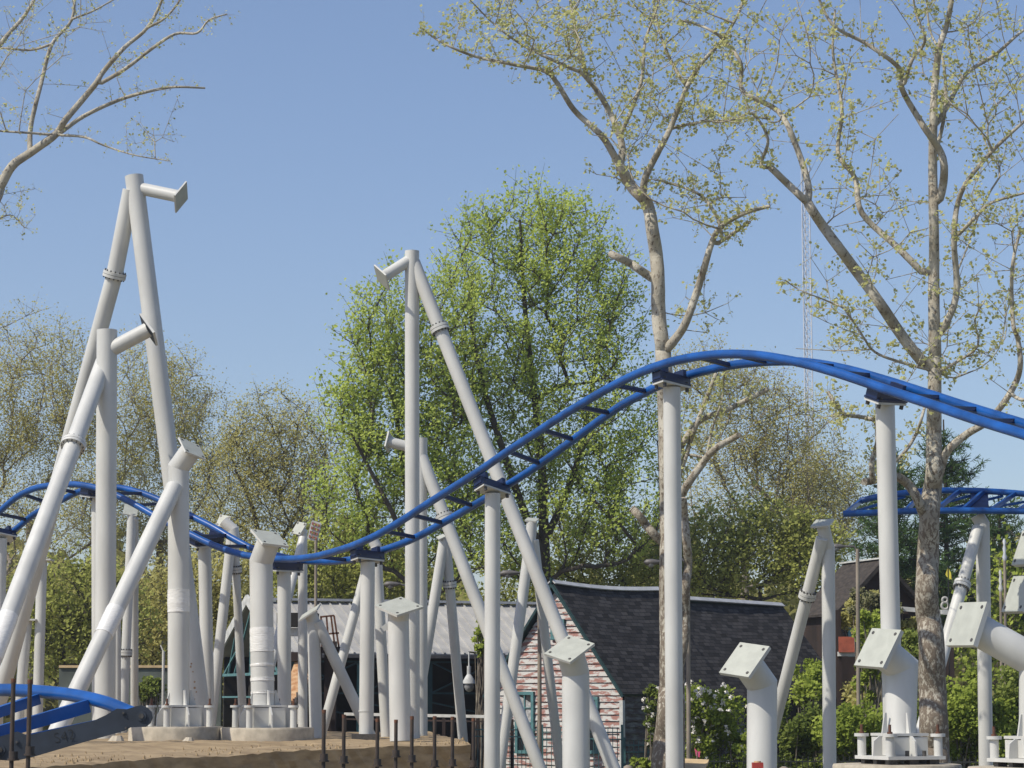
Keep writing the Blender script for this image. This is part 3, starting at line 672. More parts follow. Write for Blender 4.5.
# ------------------------------------------------------------------ cottage
def boards(mb, o, d, nrm, z0, z1, span, pitch=.155, v0=0):
    k = 0; z = z0
    while z < z1 - .02:
        zt = min(z + pitch, z1); a0, a1 = span(z); b0, b1 = span(zt)
        if a1 - a0 > .05:
            lo = .042; hi = .006
            q = [o + d * a0 + nrm * lo, o + d * a1 + nrm * lo, o + d * b1 + nrm * hi, o + d * b0 + nrm * hi]
            for i, zz in enumerate((z, z, zt, zt)): q[i] = Vector((q[i].x, q[i].y, zz))
            i = len(mb.v); mb.v += q; r0 = random.uniform(0, 50)
            mb.face((i, i + 1, i + 2, i + 3), False, 0, [(a0 + r0, k * .37 + v0), (a1 + r0, k * .37 + v0), (b1 + r0, k * .37 + .155 + v0), (b0 + r0, k * .37 + .155 + v0)])
            q2 = [Vector((v.x, v.y, z)) for v in (o + d * a0, o + d * a1, o + d * a1 + nrm * lo, o + d * a0 + nrm * lo)]; i = len(mb.v); mb.v += q2; mb.face((i, i + 1, i + 2, i + 3), False, 1)  # board underside near-black, the lap's shadow painted in
        z += pitch; k += 1
ax = Vector((.60, .80, 0)); gx = Vector((.80, -.60, 0)); Z = Vector((0, 0, 1))
apx = P(556, 586, 60); HR = apx.z; HE = P(622, 692, 58.7).z; hw = 2.0
h = empty('cottage', (apx.x, apx.y, 0), 'small cottage with peeling red and white boards and dark shingle roof', 'cottage')
g0 = Vector((apx.x, apx.y, 0))
m = MB(); sl_ = (HR - .12 - HE) / hw
def spn(z):
    if z <= HE: return (-hw, hw)
    q = max(0, (HR - .12 - z) / sl_); return (-q, q)
boards(m, g0, gx, -ax, 0, HR - .15, spn)
L1 = 4.6; L2 = 11.0
m.build('gable_wall', [M['siding'], M['dark']], h)
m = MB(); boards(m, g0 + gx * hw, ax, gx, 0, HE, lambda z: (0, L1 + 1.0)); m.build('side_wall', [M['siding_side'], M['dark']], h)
m = MB(); m.box(g0 + ax * (L2 / 2 + .06) + Z * (HE / 2), hw * 2 - .1, L2 - .1, HE - .05, gx, ax, Z)
m.prism([g0 + ax * .05 + gx * s_ * (hw - .04) + Z * (HE - .03) for s_ in (-1, 1)] + [g0 + ax * .05 + Z * (HR - .2)], ax * (L2 - .1)); m.build('inner_shell', M['dark'], h)
def roof(parent, name, o, l0, l1, hr, he, hw_, over, mt, th=.07):
    m = MB()
    for s_ in (-1, 1):
        ridge0 = o + ax * l0 + Z * hr; e0 = o + ax * l0 + gx * s_ * (hw_ + over) + Z * (he - (hr - he) / hw_ * over)
        v = ax * (l1 - l0); q = [ridge0, e0, e0 + v, ridge0 + v]; W_ = (e0 - ridge0).length; Lr = l1 - l0
        nn = (q[1] - q[0]).cross(q[3] - q[0]).normalized(); nn = -nn if nn.z < 0 else nn
        nr, nc = 1, 24; idx = []
        for j in (0, 1):
            row = []
            for i in range(nc + 1):
                p = q[0].lerp(q[3], i / nc) if j == 0 else q[1].lerp(q[2], i / nc); p = p - Z * (.07 * math.sin(math.pi * i / nc) + .01 * math.sin(i * 1.3)) * (1 if j == 0 else .2)
                row.append(len(m.v)); m.v.append(p + nn * th)
            idx.append(row)
        for i in range(nc):
            f_ = (idx[0][i], idx[1][i], idx[1][i + 1], idx[0][i + 1]); uv = [(i / nc * Lr, 0), (i / nc * Lr, W_), ((i + 1) / nc * Lr, W_), ((i + 1) / nc * Lr, 0)]
            if s_ > 0: m.face(f_, False, 0, uv)
            else: m.face(f_[::-1], False, 0, uv[::-1])
        i = len(m.v); m.v += [a_ - nn * 0 for a_ in q] + [a_ + nn * th for a_ in q]
        for k in range(4): w2 = (k + 1) % 4; m.face((i + k, i + w2, i + 4 + w2, i + 4 + k), False, 1)
        m.face((i + 3, i + 2, i + 1, i), False, 1)
    return m.build(name, [mt, M['tealdk']], parent)
roof(h, 'roof', g0, -.18, L1, HR, HE, hw, .07, M['shingle'])
roof(h, 'roof', g0, L1 + .01, L2, HR - .22, HE - .08, hw, .08, M['shingle'])
m = MB(); 
for i in range(12):
    a_ = -.2 + (L1 + .2) * i / 12; b_ = -.2 + (L1 + .2) * (i + 1) / 12; sg = lambda t_: -.07 * math.sin(math.pi * (t_ + .18) / (L1 + .18))
    for s_ in (-1, 1): m.bar(g0 + ax * a_ + Z * (HR + .10 + sg(a_)) + gx * s_ * .06, g0 + ax * b_ + Z * (HR + .10 + sg(b_)) + gx * s_ * .06, .15, .03, 0, (Z + gx * s_ * .8).normalized())
m.build('ridge_cap', M['roofcap'], h)
m = MB()
for s_ in (-1, 1): m.bar(g0 + ax * (L1 + .0) + Z * (HR - .10) + gx * s_ * .06, g0 + ax * L2 + Z * (HR - .12) + gx * s_ * .06, .15, .03, 0, (Z + gx * s_ * .8).normalized())
m.build('ridge_cap', M['roofcap'], h)
m = MB()
for s_ in (-1, 1): m.bar(g0 - ax * .20 + Z * (HR + .02), g0 - ax * .20 + gx * s_ * (hw + .12) + Z * (HE - .12), .03, .06)
m.cyl(g0 - ax * .2 + Z * (HR + .05), g0 - ax * .2 + Z * (HR + .2), .03, .05, n=8); m.build('barge_boards', M['tealdk'], h)
m = MB(); m.box(g0 + gx * (hw + .0) + Z * (HE / 2 - .1) - ax * .04, .1, .1, HE - .2, gx, ax, Z); m.box(g0 - gx * (hw + .0) + Z * (HE / 2 - .1) - ax * .04, .1, .1, HE - .2, gx, ax, Z); m.build('corner_boards', M['trimwhite'], h)
def window(parent, cx_, zb_, w_, h_, o, d, nrm, cur=True):
    c_ = o + d * cx_ + nrm * .06 + Z * (zb_ + h_ / 2); m = MB()
    for s_ in (-1, 1): m.box(c_ + d * (s_ * (w_ / 2)), .08, .07, h_ + .08, d, nrm, Z); m.box(c_ + Z * (s_ * h_ / 2), w_ + .08, .075, .08, d, nrm, Z)
    m.box(c_, w_, .04, .035, d, nrm, Z); m.box(c_, .03, .04, h_, d, nrm, Z)
    for s_ in (-1, 1): m.box(c_ + Z * (s_ * h_ / 4), w_, .034, .02, d, nrm, Z)
    f_ = m.build('window', M['teal'], parent); m = MB(); m.box(c_ - nrm * .022, w_, .02, h_, d, nrm, Z); m.build('pane', M['glass'], f_)
    if cur: m = MB(); m.prism([c_ - nrm * .01 + d * (-w_ / 2 + .05) + Z * (h_ / 2 - .05), c_ - nrm * .01 + d * (w_ / 2 - .04) + Z * (h_ / 2 - .25), c_ - nrm * .01 + d * (w_ / 2 - .04) - Z * (h_ / 4), c_ - nrm * .01 + d * (-w_ / 4) - Z * (h_ / 6)], -nrm * .002); m.build('curtain', M['curtain'], f_)
zt = lambda y, D: P(512, y, D).z
window(h, -.93, zt(752, 60.4), .5, 1.45, g0, gx, -ax); window(h, 1.02, zt(752, 59.4), .5, 1.3, g0, gx, -ax, False); window(h, .1, zt(638, 60), .34, .42, g0, gx, -ax, False)
m = MB()
for k in range(5): m.box(g0 + ax * (L1 + 1.4 + k * 1.25) + gx * (hw + .05) + Z * (HE / 2 - .1), .1, .1, HE - .3, gx, ax, Z)
m.build('porch_posts', M['darkwood'], h)

# ------------------------------------------------------------------ pavilion with metal roof
a2 = Vector((.93, .37, 0)).normalized(); g2 = Vector((.37, -.93, 0)).normalized()
pk = P(255, 601, 70); pr = P(298, 653, 66.8); hw2 = 3.45; HR2 = pk.z; HE2 = pr.z; L = 10.6
h2 = empty('pavilion', (pk.x, pk.y, 0), 'open pavilion with ribbed pale metal roof and teal trusses', 'pavilion'); q0 = Vector((pk.x, pk.y, 0))
m = MB(); run = math.hypot(hw2, HR2 - HE2)
for s_ in (-1, 1):
    e = (g2 * (s_ * hw2) + Z * (HE2 - HR2)); ed = e.normalized(); nn = a2.cross(ed).normalized(); nn = -nn if nn.z < 0 else nn
    m.prism([q0 + Z * HR2 - a2 * .2, q0 + Z * HR2 + a2 * L, q0 + Z * HR2 + a2 * L + e, q0 + Z * HR2 - a2 * .2 + e], -nn * .06)
    k = 0
    while k * .30 < L:
        b0 = q0 + Z * HR2 + a2 * (k * .30 - .18); m.bar(b0 + nn * .02, b0 + e + nn * .02, .045, .05, 0, nn); k += 1
m.build('roof', M['metalroof'], h2)
m = MB(); m.bar(q0 + Z * (HR2 + .06) - a2 * .25, q0 + Z * (HR2 + .06) + a2 * L, .4, .07); m.build('ridge_cap', M['roofcap'], h2)
m = MB()
for s_ in (-1, 1): m.bar(q0 + Z * (HR2 + .05) - a2 * .24, q0 + Z * (HE2 - .05) - a2 * .24 + g2 * (s_ * (hw2 + .1)), .06, .28)
m.bar(q0 + Z * (HE2 - .08) + g2 * (hw2 + .05) - a2 * .2, q0 + Z * (HE2 - .08) + g2 * (hw2 + .05) + a2 * L, .08, .08, 1); m.build('fascia', [M['trimwhite'], M['lampgrey']], h2)
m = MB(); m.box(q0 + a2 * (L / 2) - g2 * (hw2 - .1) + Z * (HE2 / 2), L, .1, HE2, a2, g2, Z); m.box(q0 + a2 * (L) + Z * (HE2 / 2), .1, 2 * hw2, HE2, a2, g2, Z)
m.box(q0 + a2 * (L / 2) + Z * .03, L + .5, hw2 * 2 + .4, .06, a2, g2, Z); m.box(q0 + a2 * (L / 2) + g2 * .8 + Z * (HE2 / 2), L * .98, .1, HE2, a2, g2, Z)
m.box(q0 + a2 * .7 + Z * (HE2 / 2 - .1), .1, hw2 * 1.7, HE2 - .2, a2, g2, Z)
m.build('dark_interior', M['dark'], h2)  # near-black walls and floor added to imitate shade under the roof
for i in range(6):
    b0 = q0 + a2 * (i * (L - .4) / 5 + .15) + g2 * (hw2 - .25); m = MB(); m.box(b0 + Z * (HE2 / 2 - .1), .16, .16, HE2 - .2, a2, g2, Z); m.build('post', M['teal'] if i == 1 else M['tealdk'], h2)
m = MB()
for i in range(5):
    b0 = q0 + a2 * (i * (L - .4) / 5 + .2) + g2 * (hw2 - .2); b1 = q0 + a2 * ((i + 1) * (L - .4) / 5 + .1) + g2 * (hw2 - .2)
    m.bar(b0 + Z * (HE2 - .22), b1 + Z * (HE2 - .22), .05, .05); m.bar(b0 + Z * (HE2 - 1.1), b1 + Z * (HE2 - 1.1), .05, .05)
    m.bar(b0 + Z * (HE2 - 1.1), b1 + Z * (HE2 - .22), .04, .04); m.bar(b0 + Z * (HE2 - .22), b1 + Z * (HE2 - 1.1), .04, .04); m.bar(b0 + Z * (HE2 - 1.35), b1 + Z * (HE2 - 1.75), .04, .04)
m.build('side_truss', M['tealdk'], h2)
m = MB(); o = q0 - a2 * .12; zc = HE2 - .55
m.bar(o + g2 * (-hw2 + .1) + Z * zc, o + g2 * (hw2 - .1) + Z * zc, .07, .08); m.bar(o + g2 * (-hw2 + .1) + Z * (zc - .65), o + g2 * (hw2 - .1) + Z * (zc - .65), .05, .05)
for k in (-.7, -.35, 0, .35, .7): m.bar(o + g2 * (hw2 * k) + Z * zc, o + g2 * (hw2 * k * .7) + Z * (HR2 - (HR2 - HE2) * abs(k) * .75 - .2), .05, .05)
for k in (-.5, .5): m.bar(o + g2 * (hw2 * k) + Z * zc, o + Z * (HR2 - .3), .05, .05); m.bar(o + g2 * (hw2 * (k * 1.7)) + Z * zc, o + g2 * (hw2 * k * .8) + Z * (HE2 + .2), .05, .05)
m.build('gable_truss', M['teal'], h2)
# stairs, deck rail, cross rail
s = empty('metal_stairs', P(300, 700, 60), 'rusty steel stair flight with deck in front of the pavilion', 'stairs'); s.location.z = 0
m = MB(); m.bar(P(305, 662, 60), P(291, 702, 59), .5, .08); m.build('stringer', M['stringer'], s)
m = MB()
for k in range(9): q = P(306, 664, 60).lerp(P(293, 704, 59), k / 8); m.box(q + Vector((.05, 0, -.1)), .05, .6, .28)
m.build('treads', M['lampgrey'], s)
m = MB(); m.box(P(298, 657, 60.5), 1.1, 1.2, .22); m.build('deck', M['darkwood'], s)
m = MB()
for (a_, b_) in (((320, 617), (334, 615.5)), ((334, 615.5), (339, 648)), ((326.5, 616.5), (329, 648)), ((331, 616), (335, 648)), ((326, 634), (339, 633)), ((321, 617), (322, 648))): m.bar(P(*a_, 62), P(*b_, 62), .045, .045)
m.build('handrail', M['rust'], s)
m = MB(); m.box(P(330, 650, 62), .7, .8, .15); m.box(P(330, 720, 62), .3, .3, 4.0); m.build('landing', M['darkwood'], s)
s = empty('pipe_machine', P(300, 680, 61), 'pale cylinder machine housing under the black deck by the pavilion', 'machine'); s.location.z = 0
m = MB(); m.cyl(P(299, 636, 61), P(299, 628, 61), .28); m.build('drum', M['white'], s); m = MB(); m.box(P(298, 620, 61), 1.0, .8, .34); m.build('hood', M['dark'], s)
m = MB(); m.box(P(301, 680, 61), .16, .16, 2.2); m.build('stand', M['white'], s)
s = empty('handrail_fence', P(430, 700, 60), 'weathered pale rail on dark posts in front of the pavilion', 'railing'); s.location.z = 0
m = MB(); m.bar(P(345, 714, 60), P(512, 717, 58), .09, .07); m.bar(P(345, 719, 60), P(512, 722, 58), .04, .04, 1); m.build('rail', [M['trimwhite'], M['darkwood']], s)
for k in range(6):
    q = P(345, 716, 60).lerp(P(512, 719, 58), k / 5); m = MB(); m.box((q.x, q.y, q.z / 2), .08, .08, q.z); m.build('post', M['darkwood'], s)

# ------------------------------------------------------------------ dark wooden house at right
pk3 = P(878, 562, 75); h3 = empty('wooden_house', (pk3.x, pk3.y, 0), 'dark red-brown wooden house with weathered shake roof behind the right trees', 'house'); q3 = Vector((pk3.x, pk3.y, 0))
a3 = Vector((-.75, .66, 0)); g3 = Vector((.66, .75, 0)); HR3 = pk3.z; hw3 = 1.5; HE3 = HR3 - 1.5
a3 = Vector((-.30, .954, 0)); g3 = Vector((.954, .30, 0)); 
m = MB()
for s_ in (-1, 1):
    e = g3 * (s_ * (hw3 + .2)) + Z * ((HE3 - HR3) * (hw3 + .2) / hw3); a_ = q3 + Z * HR3 - a3 * .4; m.prism([a_, a_ + a3 * 2.9, a_ + a3 * 2.9 + e, a_ + e], Z * .08)
m.build('roof', M['brownroof'], h3)
m = MB(); m.prism([q3 + g3 * -hw3, q3 + g3 * hw3, q3 + g3 * hw3 + Z * HE3, q3 + Z * (HR3 - .03), q3 - g3 * hw3 + Z * HE3], a3 * 2.4); m.build('wall', M['darkwood'], h3)
m = MB(); m.bar(q3 + Z * (HR3 + .1) - a3 * .45, q3 + Z * (HR3 + .1) + a3 * 2.6, .2, .05); m.build('ridge_cap', M['trimwhite'], h3)
m = MB()
for s_ in (-1, 1): e = g3 * (s_ * (hw3 + .25)) + Z * ((HE3 - HR3) * (hw3 + .25) / hw3); m.bar(q3 + Z * HR3 - a3 * .43, q3 + Z * HR3 - a3 * .43 + e, .05, .12)
m.build('barge_boards', M['brownroof'], h3)
window(h3, -.7, HE3 - 1.4, .7, .9, q3, g3, -a3, False)
# lean-to deck with pale beam
s = empty('covered_stall', P(900, 700, 66), 'dark stall with pale eave beam and orange-red counter cloth behind shrubs', 'stall'); s.location.z = 0
m = MB(); m.bar(P(838, 654, 66), P(868, 654, 66), .3, .12); m.bar(P(868, 606, 66), P(952, 613, 66), .08, .12); m.build('beam', M['trimwhite'], s)
m = MB(); m.bar(P(853, 640, 65.9), P(875, 606, 65.9), .05, .07); m.build('brace', M['mast'], s)
m = MB(); m.box(P(846.5, 644.5, 65.8), .42, .1, .42); m.build('counter_cloth', M['orange'], s)
m = MB(); 
for x in (838, 870, 905, 950): q = P(x, 610, 66.2); m.box((q.x, q.y, q.z / 2), .14, .14, q.z)
m.build('posts', M['darkwood'], s)
m = MB(); q = P(893, 655, 67.5); m.box((q.x, q.y, 1.6), 3.1, .1, 3.0); m.build('back_wall', M['darkwood'], s)
# ornaments
q = P(945, 603, 65.5); s = empty('ornament', q, 'white figure-eight ornament on the stall beam', 'ornament'); m = MB()
for dz, r_ in ((-.075, .095), (.08, .07)):
    pts = [q + Vector((math.cos(a) * r_, 0, math.sin(a) * r_ + dz)) for a in np.linspace(0, 6.283, 17)]; m.tube(pts, .035, n=8)
m.build('loops', M['metalroof'], s); m = MB(); m.box(q - Z * .24, .2, .1, .1); m.build('foot', M['trimwhite'], s)
s = empty('pennant', P(949, 700, 60), 'small yellow pennant hanging in front of the dark pine', 'pennant'); s.location.z = 0
m = MB(); m.cyl(Vector((s.location.x, 60, 0)), P(948, 566, 60), .012, n=8); m.build('pole', M['fencedk'], s)
m = MB(); m.prism([P(948, 567, 60), P(951, 573, 60), P(951.5, 579.5, 60), P(947, 577, 60), P(945.5, 574.5, 60)], Vector((0, .01, 0))); m.build('flag', M['yellow'], s)
for (x, y, lb, mt) in ((1004.5, 549, 'pale green finial figure above the shrubs at far right', 'mast'), (1000.5, 580, 'white and brown carved finial left of the right edge plates', 'trimwhite')):
    b = P(x, 700, 62); b.z = 0; s = empty('finial', b, lb, 'finial'); q = P(x, y, 62)
    m = MB(); m.tube([q - Z * .3, q - Z * .22, q - Z * .1, q, q + Z * .1, q + Z * .2, q + Z * .27], [.035, .065, .03, .05, .025, .045, .01], n=10); m.build('figure', M[mt], s)
    m = MB(); m.cyl(b, q - Z * .3, .04, n=10); m.build('pole', M['poletan'], s)
# marquee panel with red bulbs behind the dip
b = P(316, 700, 62); b.z = 0; s = empty('sign_panel', b, 'slanted white lattice panel dotted with red squares by the dip', 'sign')
m = MB(); u = (P(321, 524, 62) - P(312, 521, 62)); v = (P(317, 541, 62) - P(321, 524, 62)); o = P(312, 521, 62)
for k in range(5): m.bar(o + v * (k / 4), o + v * (k / 4) + u, .03, .05); 
for k in (0, .5, 1): m.bar(o + u * k, o + u * k + v, .025, .03)
m.build('frame', M['trimwhite'], s); m = MB()
for i in range(3):
    for j in range(4): m.box(o + u * ((i + .5) / 3) + v * ((j + .5) / 4) - Vector((0, .03, 0)), .05, .03, .06)
m.build('bulbs', M['dullred'], s)
m = MB(); m.cyl(b, P(316, 538, 62), .04, n=10); m.build('pole', M['poletan'], s)

# ------------------------------------------------------------------ lamps
def street_lamp(x, ytop, D, hx0, hx1, hy, lb, r_=.045):
    b = P(x, 700, D); b.z = 0; s = empty('street_lamp', b, lb, 'street lamp', 'cobra-head street lamps'); top = P(x, ytop, D); b2 = Vector((top.x, b.y, 0))
    m = MB(); m.cyl(b, top, r_ * 1.15, r_, n=14); m.build('pole', M['poletan'], s)
    e = P(hx1, hy, D); m = MB(); m.tube([top - Z * .15, top + (e - top) * .25 + Z * .05, e], .025, n=8); m.build('arm', M['lampgrey'], s)
    a_ = P(hx0, hy + .5, D); d = (a_ - e); m = MB(); m.tube([e, e + d * .2, e + d * .55, e + d * .85, a_], [.03, .06, .095, .09, .03], n=14)
    for i in range(len(m.v)): v = m.v[i]; c_ = e.z; m.v[i] = Vector((v.x, v.y, c_ + (v.z - c_) * .8))
    hd = m.build('lamp_head', M['lampgrey'], s)
    m = MB(); q = e + d * .62 - Z * .05; m.tube([q + Z * .02, q - Z * .02, q - Z * .06], [.085, .08, .03], n=12); m.build('lens', M['globe'], hd)
street_lamp(539.5, 573, 56, 500, 520, 573, 'street lamp whose pole rises in front of the peeling gable')
street_lamp(688, 560, 54, 644, 662, 562, 'street lamp whose pole stands left of the white rose bush')
street_lamp(857.5, 549, 58, 831, 845, 546.5, 'street lamp in front of the shake-roofed wooden house')
street_lamp(411, 590, 61, 384, 400, 584, 'street lamp head left of the tall central column, pole hidden behind it')
q = P(469, 652, 64); s = empty('pendant_lamp', q, 'bell-shaped white lamp hanging before the dark pavilion opening', 'lamp'); 
m = MB(); m.cyl(P(469, 652, 64), P(469, 675, 64), .02, n=8); m.cyl(P(469, 666, 64), P(469, 675, 64), .055, n=12); m.build('stem', M['trimwhite'], s)
m = MB(); m.tube([P(469, 674, 64), P(469, 677, 64), P(469, 680.5, 64), P(469, 683.5, 64)], [.05, .1, .155, .17], n=18); m.build('shade', M['trimwhite'], s)
m = MB(); m.tube([P(469, 683.5, 64), P(469, 687, 64), P(469, 690.5, 64), P(469, 692, 64)], [.12, .13, .09, .02], n=16); m.build('globe', M['globe'], s)
m = MB(); m.bar(P(469, 652, 64), q0 + a2 * 7.0 + g2 * (hw2 - .1) + Z * (HE2 - .1), .04, .04); m.build('bracket', M['lampgrey'], s)

# ------------------------------------------------------------------ fences
def fence(pts, ztop, zbot, pitch, mt, lb, bar_=.012, grp=None, double=True):
    a = pts[0]; s = empty('iron_fence', (a.x, a.y, 0), lb, 'fence', grp)
    m = MB(); mp_ = MB(); n = 0
    for i in range(len(pts) - 1):
        a, b = pts[i], pts[i + 1]; L_ = (b - a).length; k = int(L_ / pitch)
        m.bar(Vector((a.x, a.y, ztop - .12)), Vector((b.x, b.y, ztop - .12)), .025, .03); m.bar(Vector((a.x, a.y, zbot + .15)), Vector((b.x, b.y, zbot + .15)), .025, .03)
        if double: m.bar(Vector((a.x, a.y, ztop - .28)), Vector((b.x, b.y, ztop - .28)), .025, .03)
        for j in range(k): q = a.lerp(b, j / k); mp_.box((q.x, q.y, (ztop + zbot) / 2), bar_ * 1.4, bar_ * 1.4, ztop - zbot)
        kk = max(1, int(L_ / 2.2))
        for j in range(kk + 1):
            q = a.lerp(b, j / kk); mm = MB(); mm.box((q.x, q.y, (ztop + .06) / 2), .06, .06, ztop + .06); mm.build('post', mt, s)
    m.build('rails', mt, s); mp_.build('pickets', mt, s)
FZ = P(500, 727, 57).z
fence([P(474, 700, 58), P(538, 700, 57)], FZ + .05, .05, .11, M['fence'], 'teal iron fence in front of the pavilion end and cottage window')
fence([P(542, 700, 57), P(622, 700, 56.5)], FZ, .05, .11, M['fence'], 'teal iron fence along the peeling gable wall')
fence([P(624, 700, 57), P(662, 700, 57)], P(500, 740, 57).z, .05, .11, M['fence'], 'short teal iron fence at the dark side of the cottage')
fence([P(690, 700, 54), P(860, 700, 54), P(1060, 700, 53)], P(500, 756, 54).z, .03, .13, M['fencedk'], 'low black iron fence in front of the right shrubs')
# low wall at left background
s = empty('garden_wall', (P(150, 700, 68).x, 68, 0), 'low grey wall with yellowish coping behind the left supports', 'wall')
m = MB(); a, b = P(60, 668, 68), P(222, 668, 68); m.box(((a.x + b.x) / 2, 68, a.z / 2), b.x - a.x, .25, a.z); m.build('wall', M['greenwall'], s)
m = MB(); m.box(((a.x + b.x) / 2, 68, a.z + .04), b.x - a.x, .35, .07); m.build('coping', M['board'], s)
b = P(163.5, 700, 62); b.z = 0; s = empty('steel_post', b, 'thin white post with top bracket by the low grey wall', 'post'); m = MB(); m.cyl(b, P(163.5, 651, 62), .035, n=12); m.build('column', M['white'], s); m = MB(); m.bar(P(163.5, 652, 62), P(160.5, 645, 62), .03, .03); m.build('bracket', M['white'], s)
# little things at the bottom edge
q = P(696, 700, 45); s = empty('plywood_board', (q.x, q.y, 0), 'bare plywood board on blocks behind the tall post', 'board')
pp = [P(685, 758.5, 45), P(709, 759.5, 45), P(704, 770, 44), P(682, 770, 44)]
m = MB(); m.prism(pp[::-1], Vector((0, 0, -.04))); m.build('sheet', M['board'], s); m = MB(); m.box((q.x, q.y - .3, .25), .35, .3, .5); m.build('block', M['darkwood'], s)
q = P(697, 753, 50); s = empty('ribbon_stake', (q.x, q.y, 0), 'pink survey ribbon on a thin stake by the rose bush', 'stake'); m = MB(); m.cyl((q.x, q.y, 0), q + Z * .02, .012, n=8); m.build('stake', M['poletan'], s)
m = MB(); m.prism([q + Vector((-.05, 0, .1)), q + Vector((.02, 0, .02)), q + Vector((.07, 0, .04)), q + Vector((.05, 0, -.09)), q + Vector((-.02, 0, -.06))], Vector((0, .02, 0))); m.build('ribbon', M['pink'], s)
q = P(757.5, 762.5, 34); s = empty('marker_post', (q.x, q.y, 0), 'red square post top in front of the bent stub column', 'post')
m = MB(); m.box((q.x, q.y, q.z / 2), .15, .15, q.z); m.build('post', M['red'], s); m = MB(); m.cyl(q, q + Z * .02, .05, n=8); m.build('cap', M['board'], s)
for (x, y, D, lb) in ((628, 765.5, 48, 'round-topped brown wooden post left of the plane tree'), (784, 767, 40, 'small brown post top right of the red marker post')):
    q = P(x, y, D); s = empty('wooden_post', (q.x, q.y, 0), lb, 'post'); m = MB(); m.tube([Vector((q.x, q.y, 0)), q - Z * .1, q - Z * .02, q + Z * .01], [.1, .1, .085, .03], n=14); m.build('post', M['bark'], s)
    m = MB(); m.cyl(q - Z * .2, q - Z * .18, .105, n=14); m.build('band', M['rust'], s)

# ------------------------------------------------------------------ radio mast far away
D = 330; b = P(806.5, 270, D); b.z = 0; s = empty('radio_mast', b, 'tall pale lattice radio mast far behind the right plane tree', 'radio mast')
ht = P(806.5, 168, D).z; wd = .62; m = MB(); m2 = MB()
cs = [Vector((b.x + wd * math.cos(a), b.y + wd * math.sin(a), 0)) for a in (R(90), R(210), R(330))]
for c in cs: m.cyl(c, c + Z * ht, .085, n=6)
zz = 14; k = 0
while zz < ht - 1:
    for i in range(3): m2.bar(cs[i] + Z * zz, cs[(i + 1) % 3] + Z * (zz + 1.2), .07, .07); m2.bar(cs[i] + Z * zz, cs[(i + 1) % 3] + Z * zz, .04, .04)
    zz += 1.2
m.build('legs', M['mast'], s); m2.build('lattice', M['mast'], s)

# ------------------------------------------------------------------ trees
def np_mesh(name, V, Fq, mt, parent=None, loc=(0, 0, 0), smooth=False, mats=None, mi=None):
    me = bpy.data.meshes.new(name); V = np.asarray(V, np.float32); n = Fq.shape[0]; k = Fq.shape[1]
    me.vertices.add(len(V)); me.vertices.foreach_set('co', V.ravel()); me.loops.add(n * k); me.loops.foreach_set('vertex_index', Fq.astype(np.int32).ravel())
    me.polygons.add(n); me.polygons.foreach_set('loop_start', np.arange(0, n * k, k, dtype=np.int32)); me.polygons.foreach_set('loop_total', np.full(n, k, np.int32))
    me.polygons.foreach_set('use_smooth', np.full(n, smooth)); me.materials.append(mt)
    if mats:
        for q in mats: me.materials.append(q)
        me.polygons.foreach_set('material_index', mi)
    me.update(calc_edges=True)
    o = bpy.data.objects.new(name, me); col.objects.link(o); o.parent = parent; o.location = loc
    return o
def unit(a): return a / np.maximum(np.linalg.norm(a, axis=1, keepdims=True), 1e-9)
def frusta(P0, P1, R0, R1, n):
    d = unit(P1 - P0); up = np.where(np.abs(d[:, 2:3]) < .9, np.array([[0, 0, 1.]]), np.array([[0, 1., 0]])); x = unit(np.cross(up, d)); y = np.cross(d, x)
    a = np.arange(n) * 2 * np.pi / n; ring = x[:, None] * np.cos(a)[None, :, None] + y[:, None] * np.sin(a)[None, :, None]
    e = (P1 - P0) * .04
    V = np.concatenate([(P0 - e)[:, None] + ring * R0[:, None, None], (P1 + e)[:, None] + ring * R1[:, None, None]], 1).reshape(-1, 3)
    k = np.arange(n); q = (k + 1) % n; f = np.stack([k, q, q + n, k + n], 1); Fq = (np.arange(len(P0)) * 2 * n)[:, None, None] + f[None]
    return V, Fq.reshape(-1, 4)
def leaves(C, size, flat=.0, long=1.0, rng=RNG):
    """leaf-sized quads, folded kite outlines, random directions"""
    n = len(C); u = unit(rng.normal(size=(n, 3))); w_ = unit(rng.normal(size=(n, 3)) + np.array([-.45, -.35, 1.0]) * flat * 2.2); v = unit(np.cross(w_, u)); u = np.cross(v, w_)
    s_ = size * rng.uniform(.6, 1.3, (n, 1)); a = C - u * s_ * .5 * long; b = C + v * s_ * .42 + u * s_ * .05; c = C + u * s_ * .55 * long; d = C - v * s_ * .42 + u * s_ * .05
    V = np.stack([a, b, c, d], 1).reshape(-1, 3); return V, np.arange(4 * n).reshape(-1, 4)
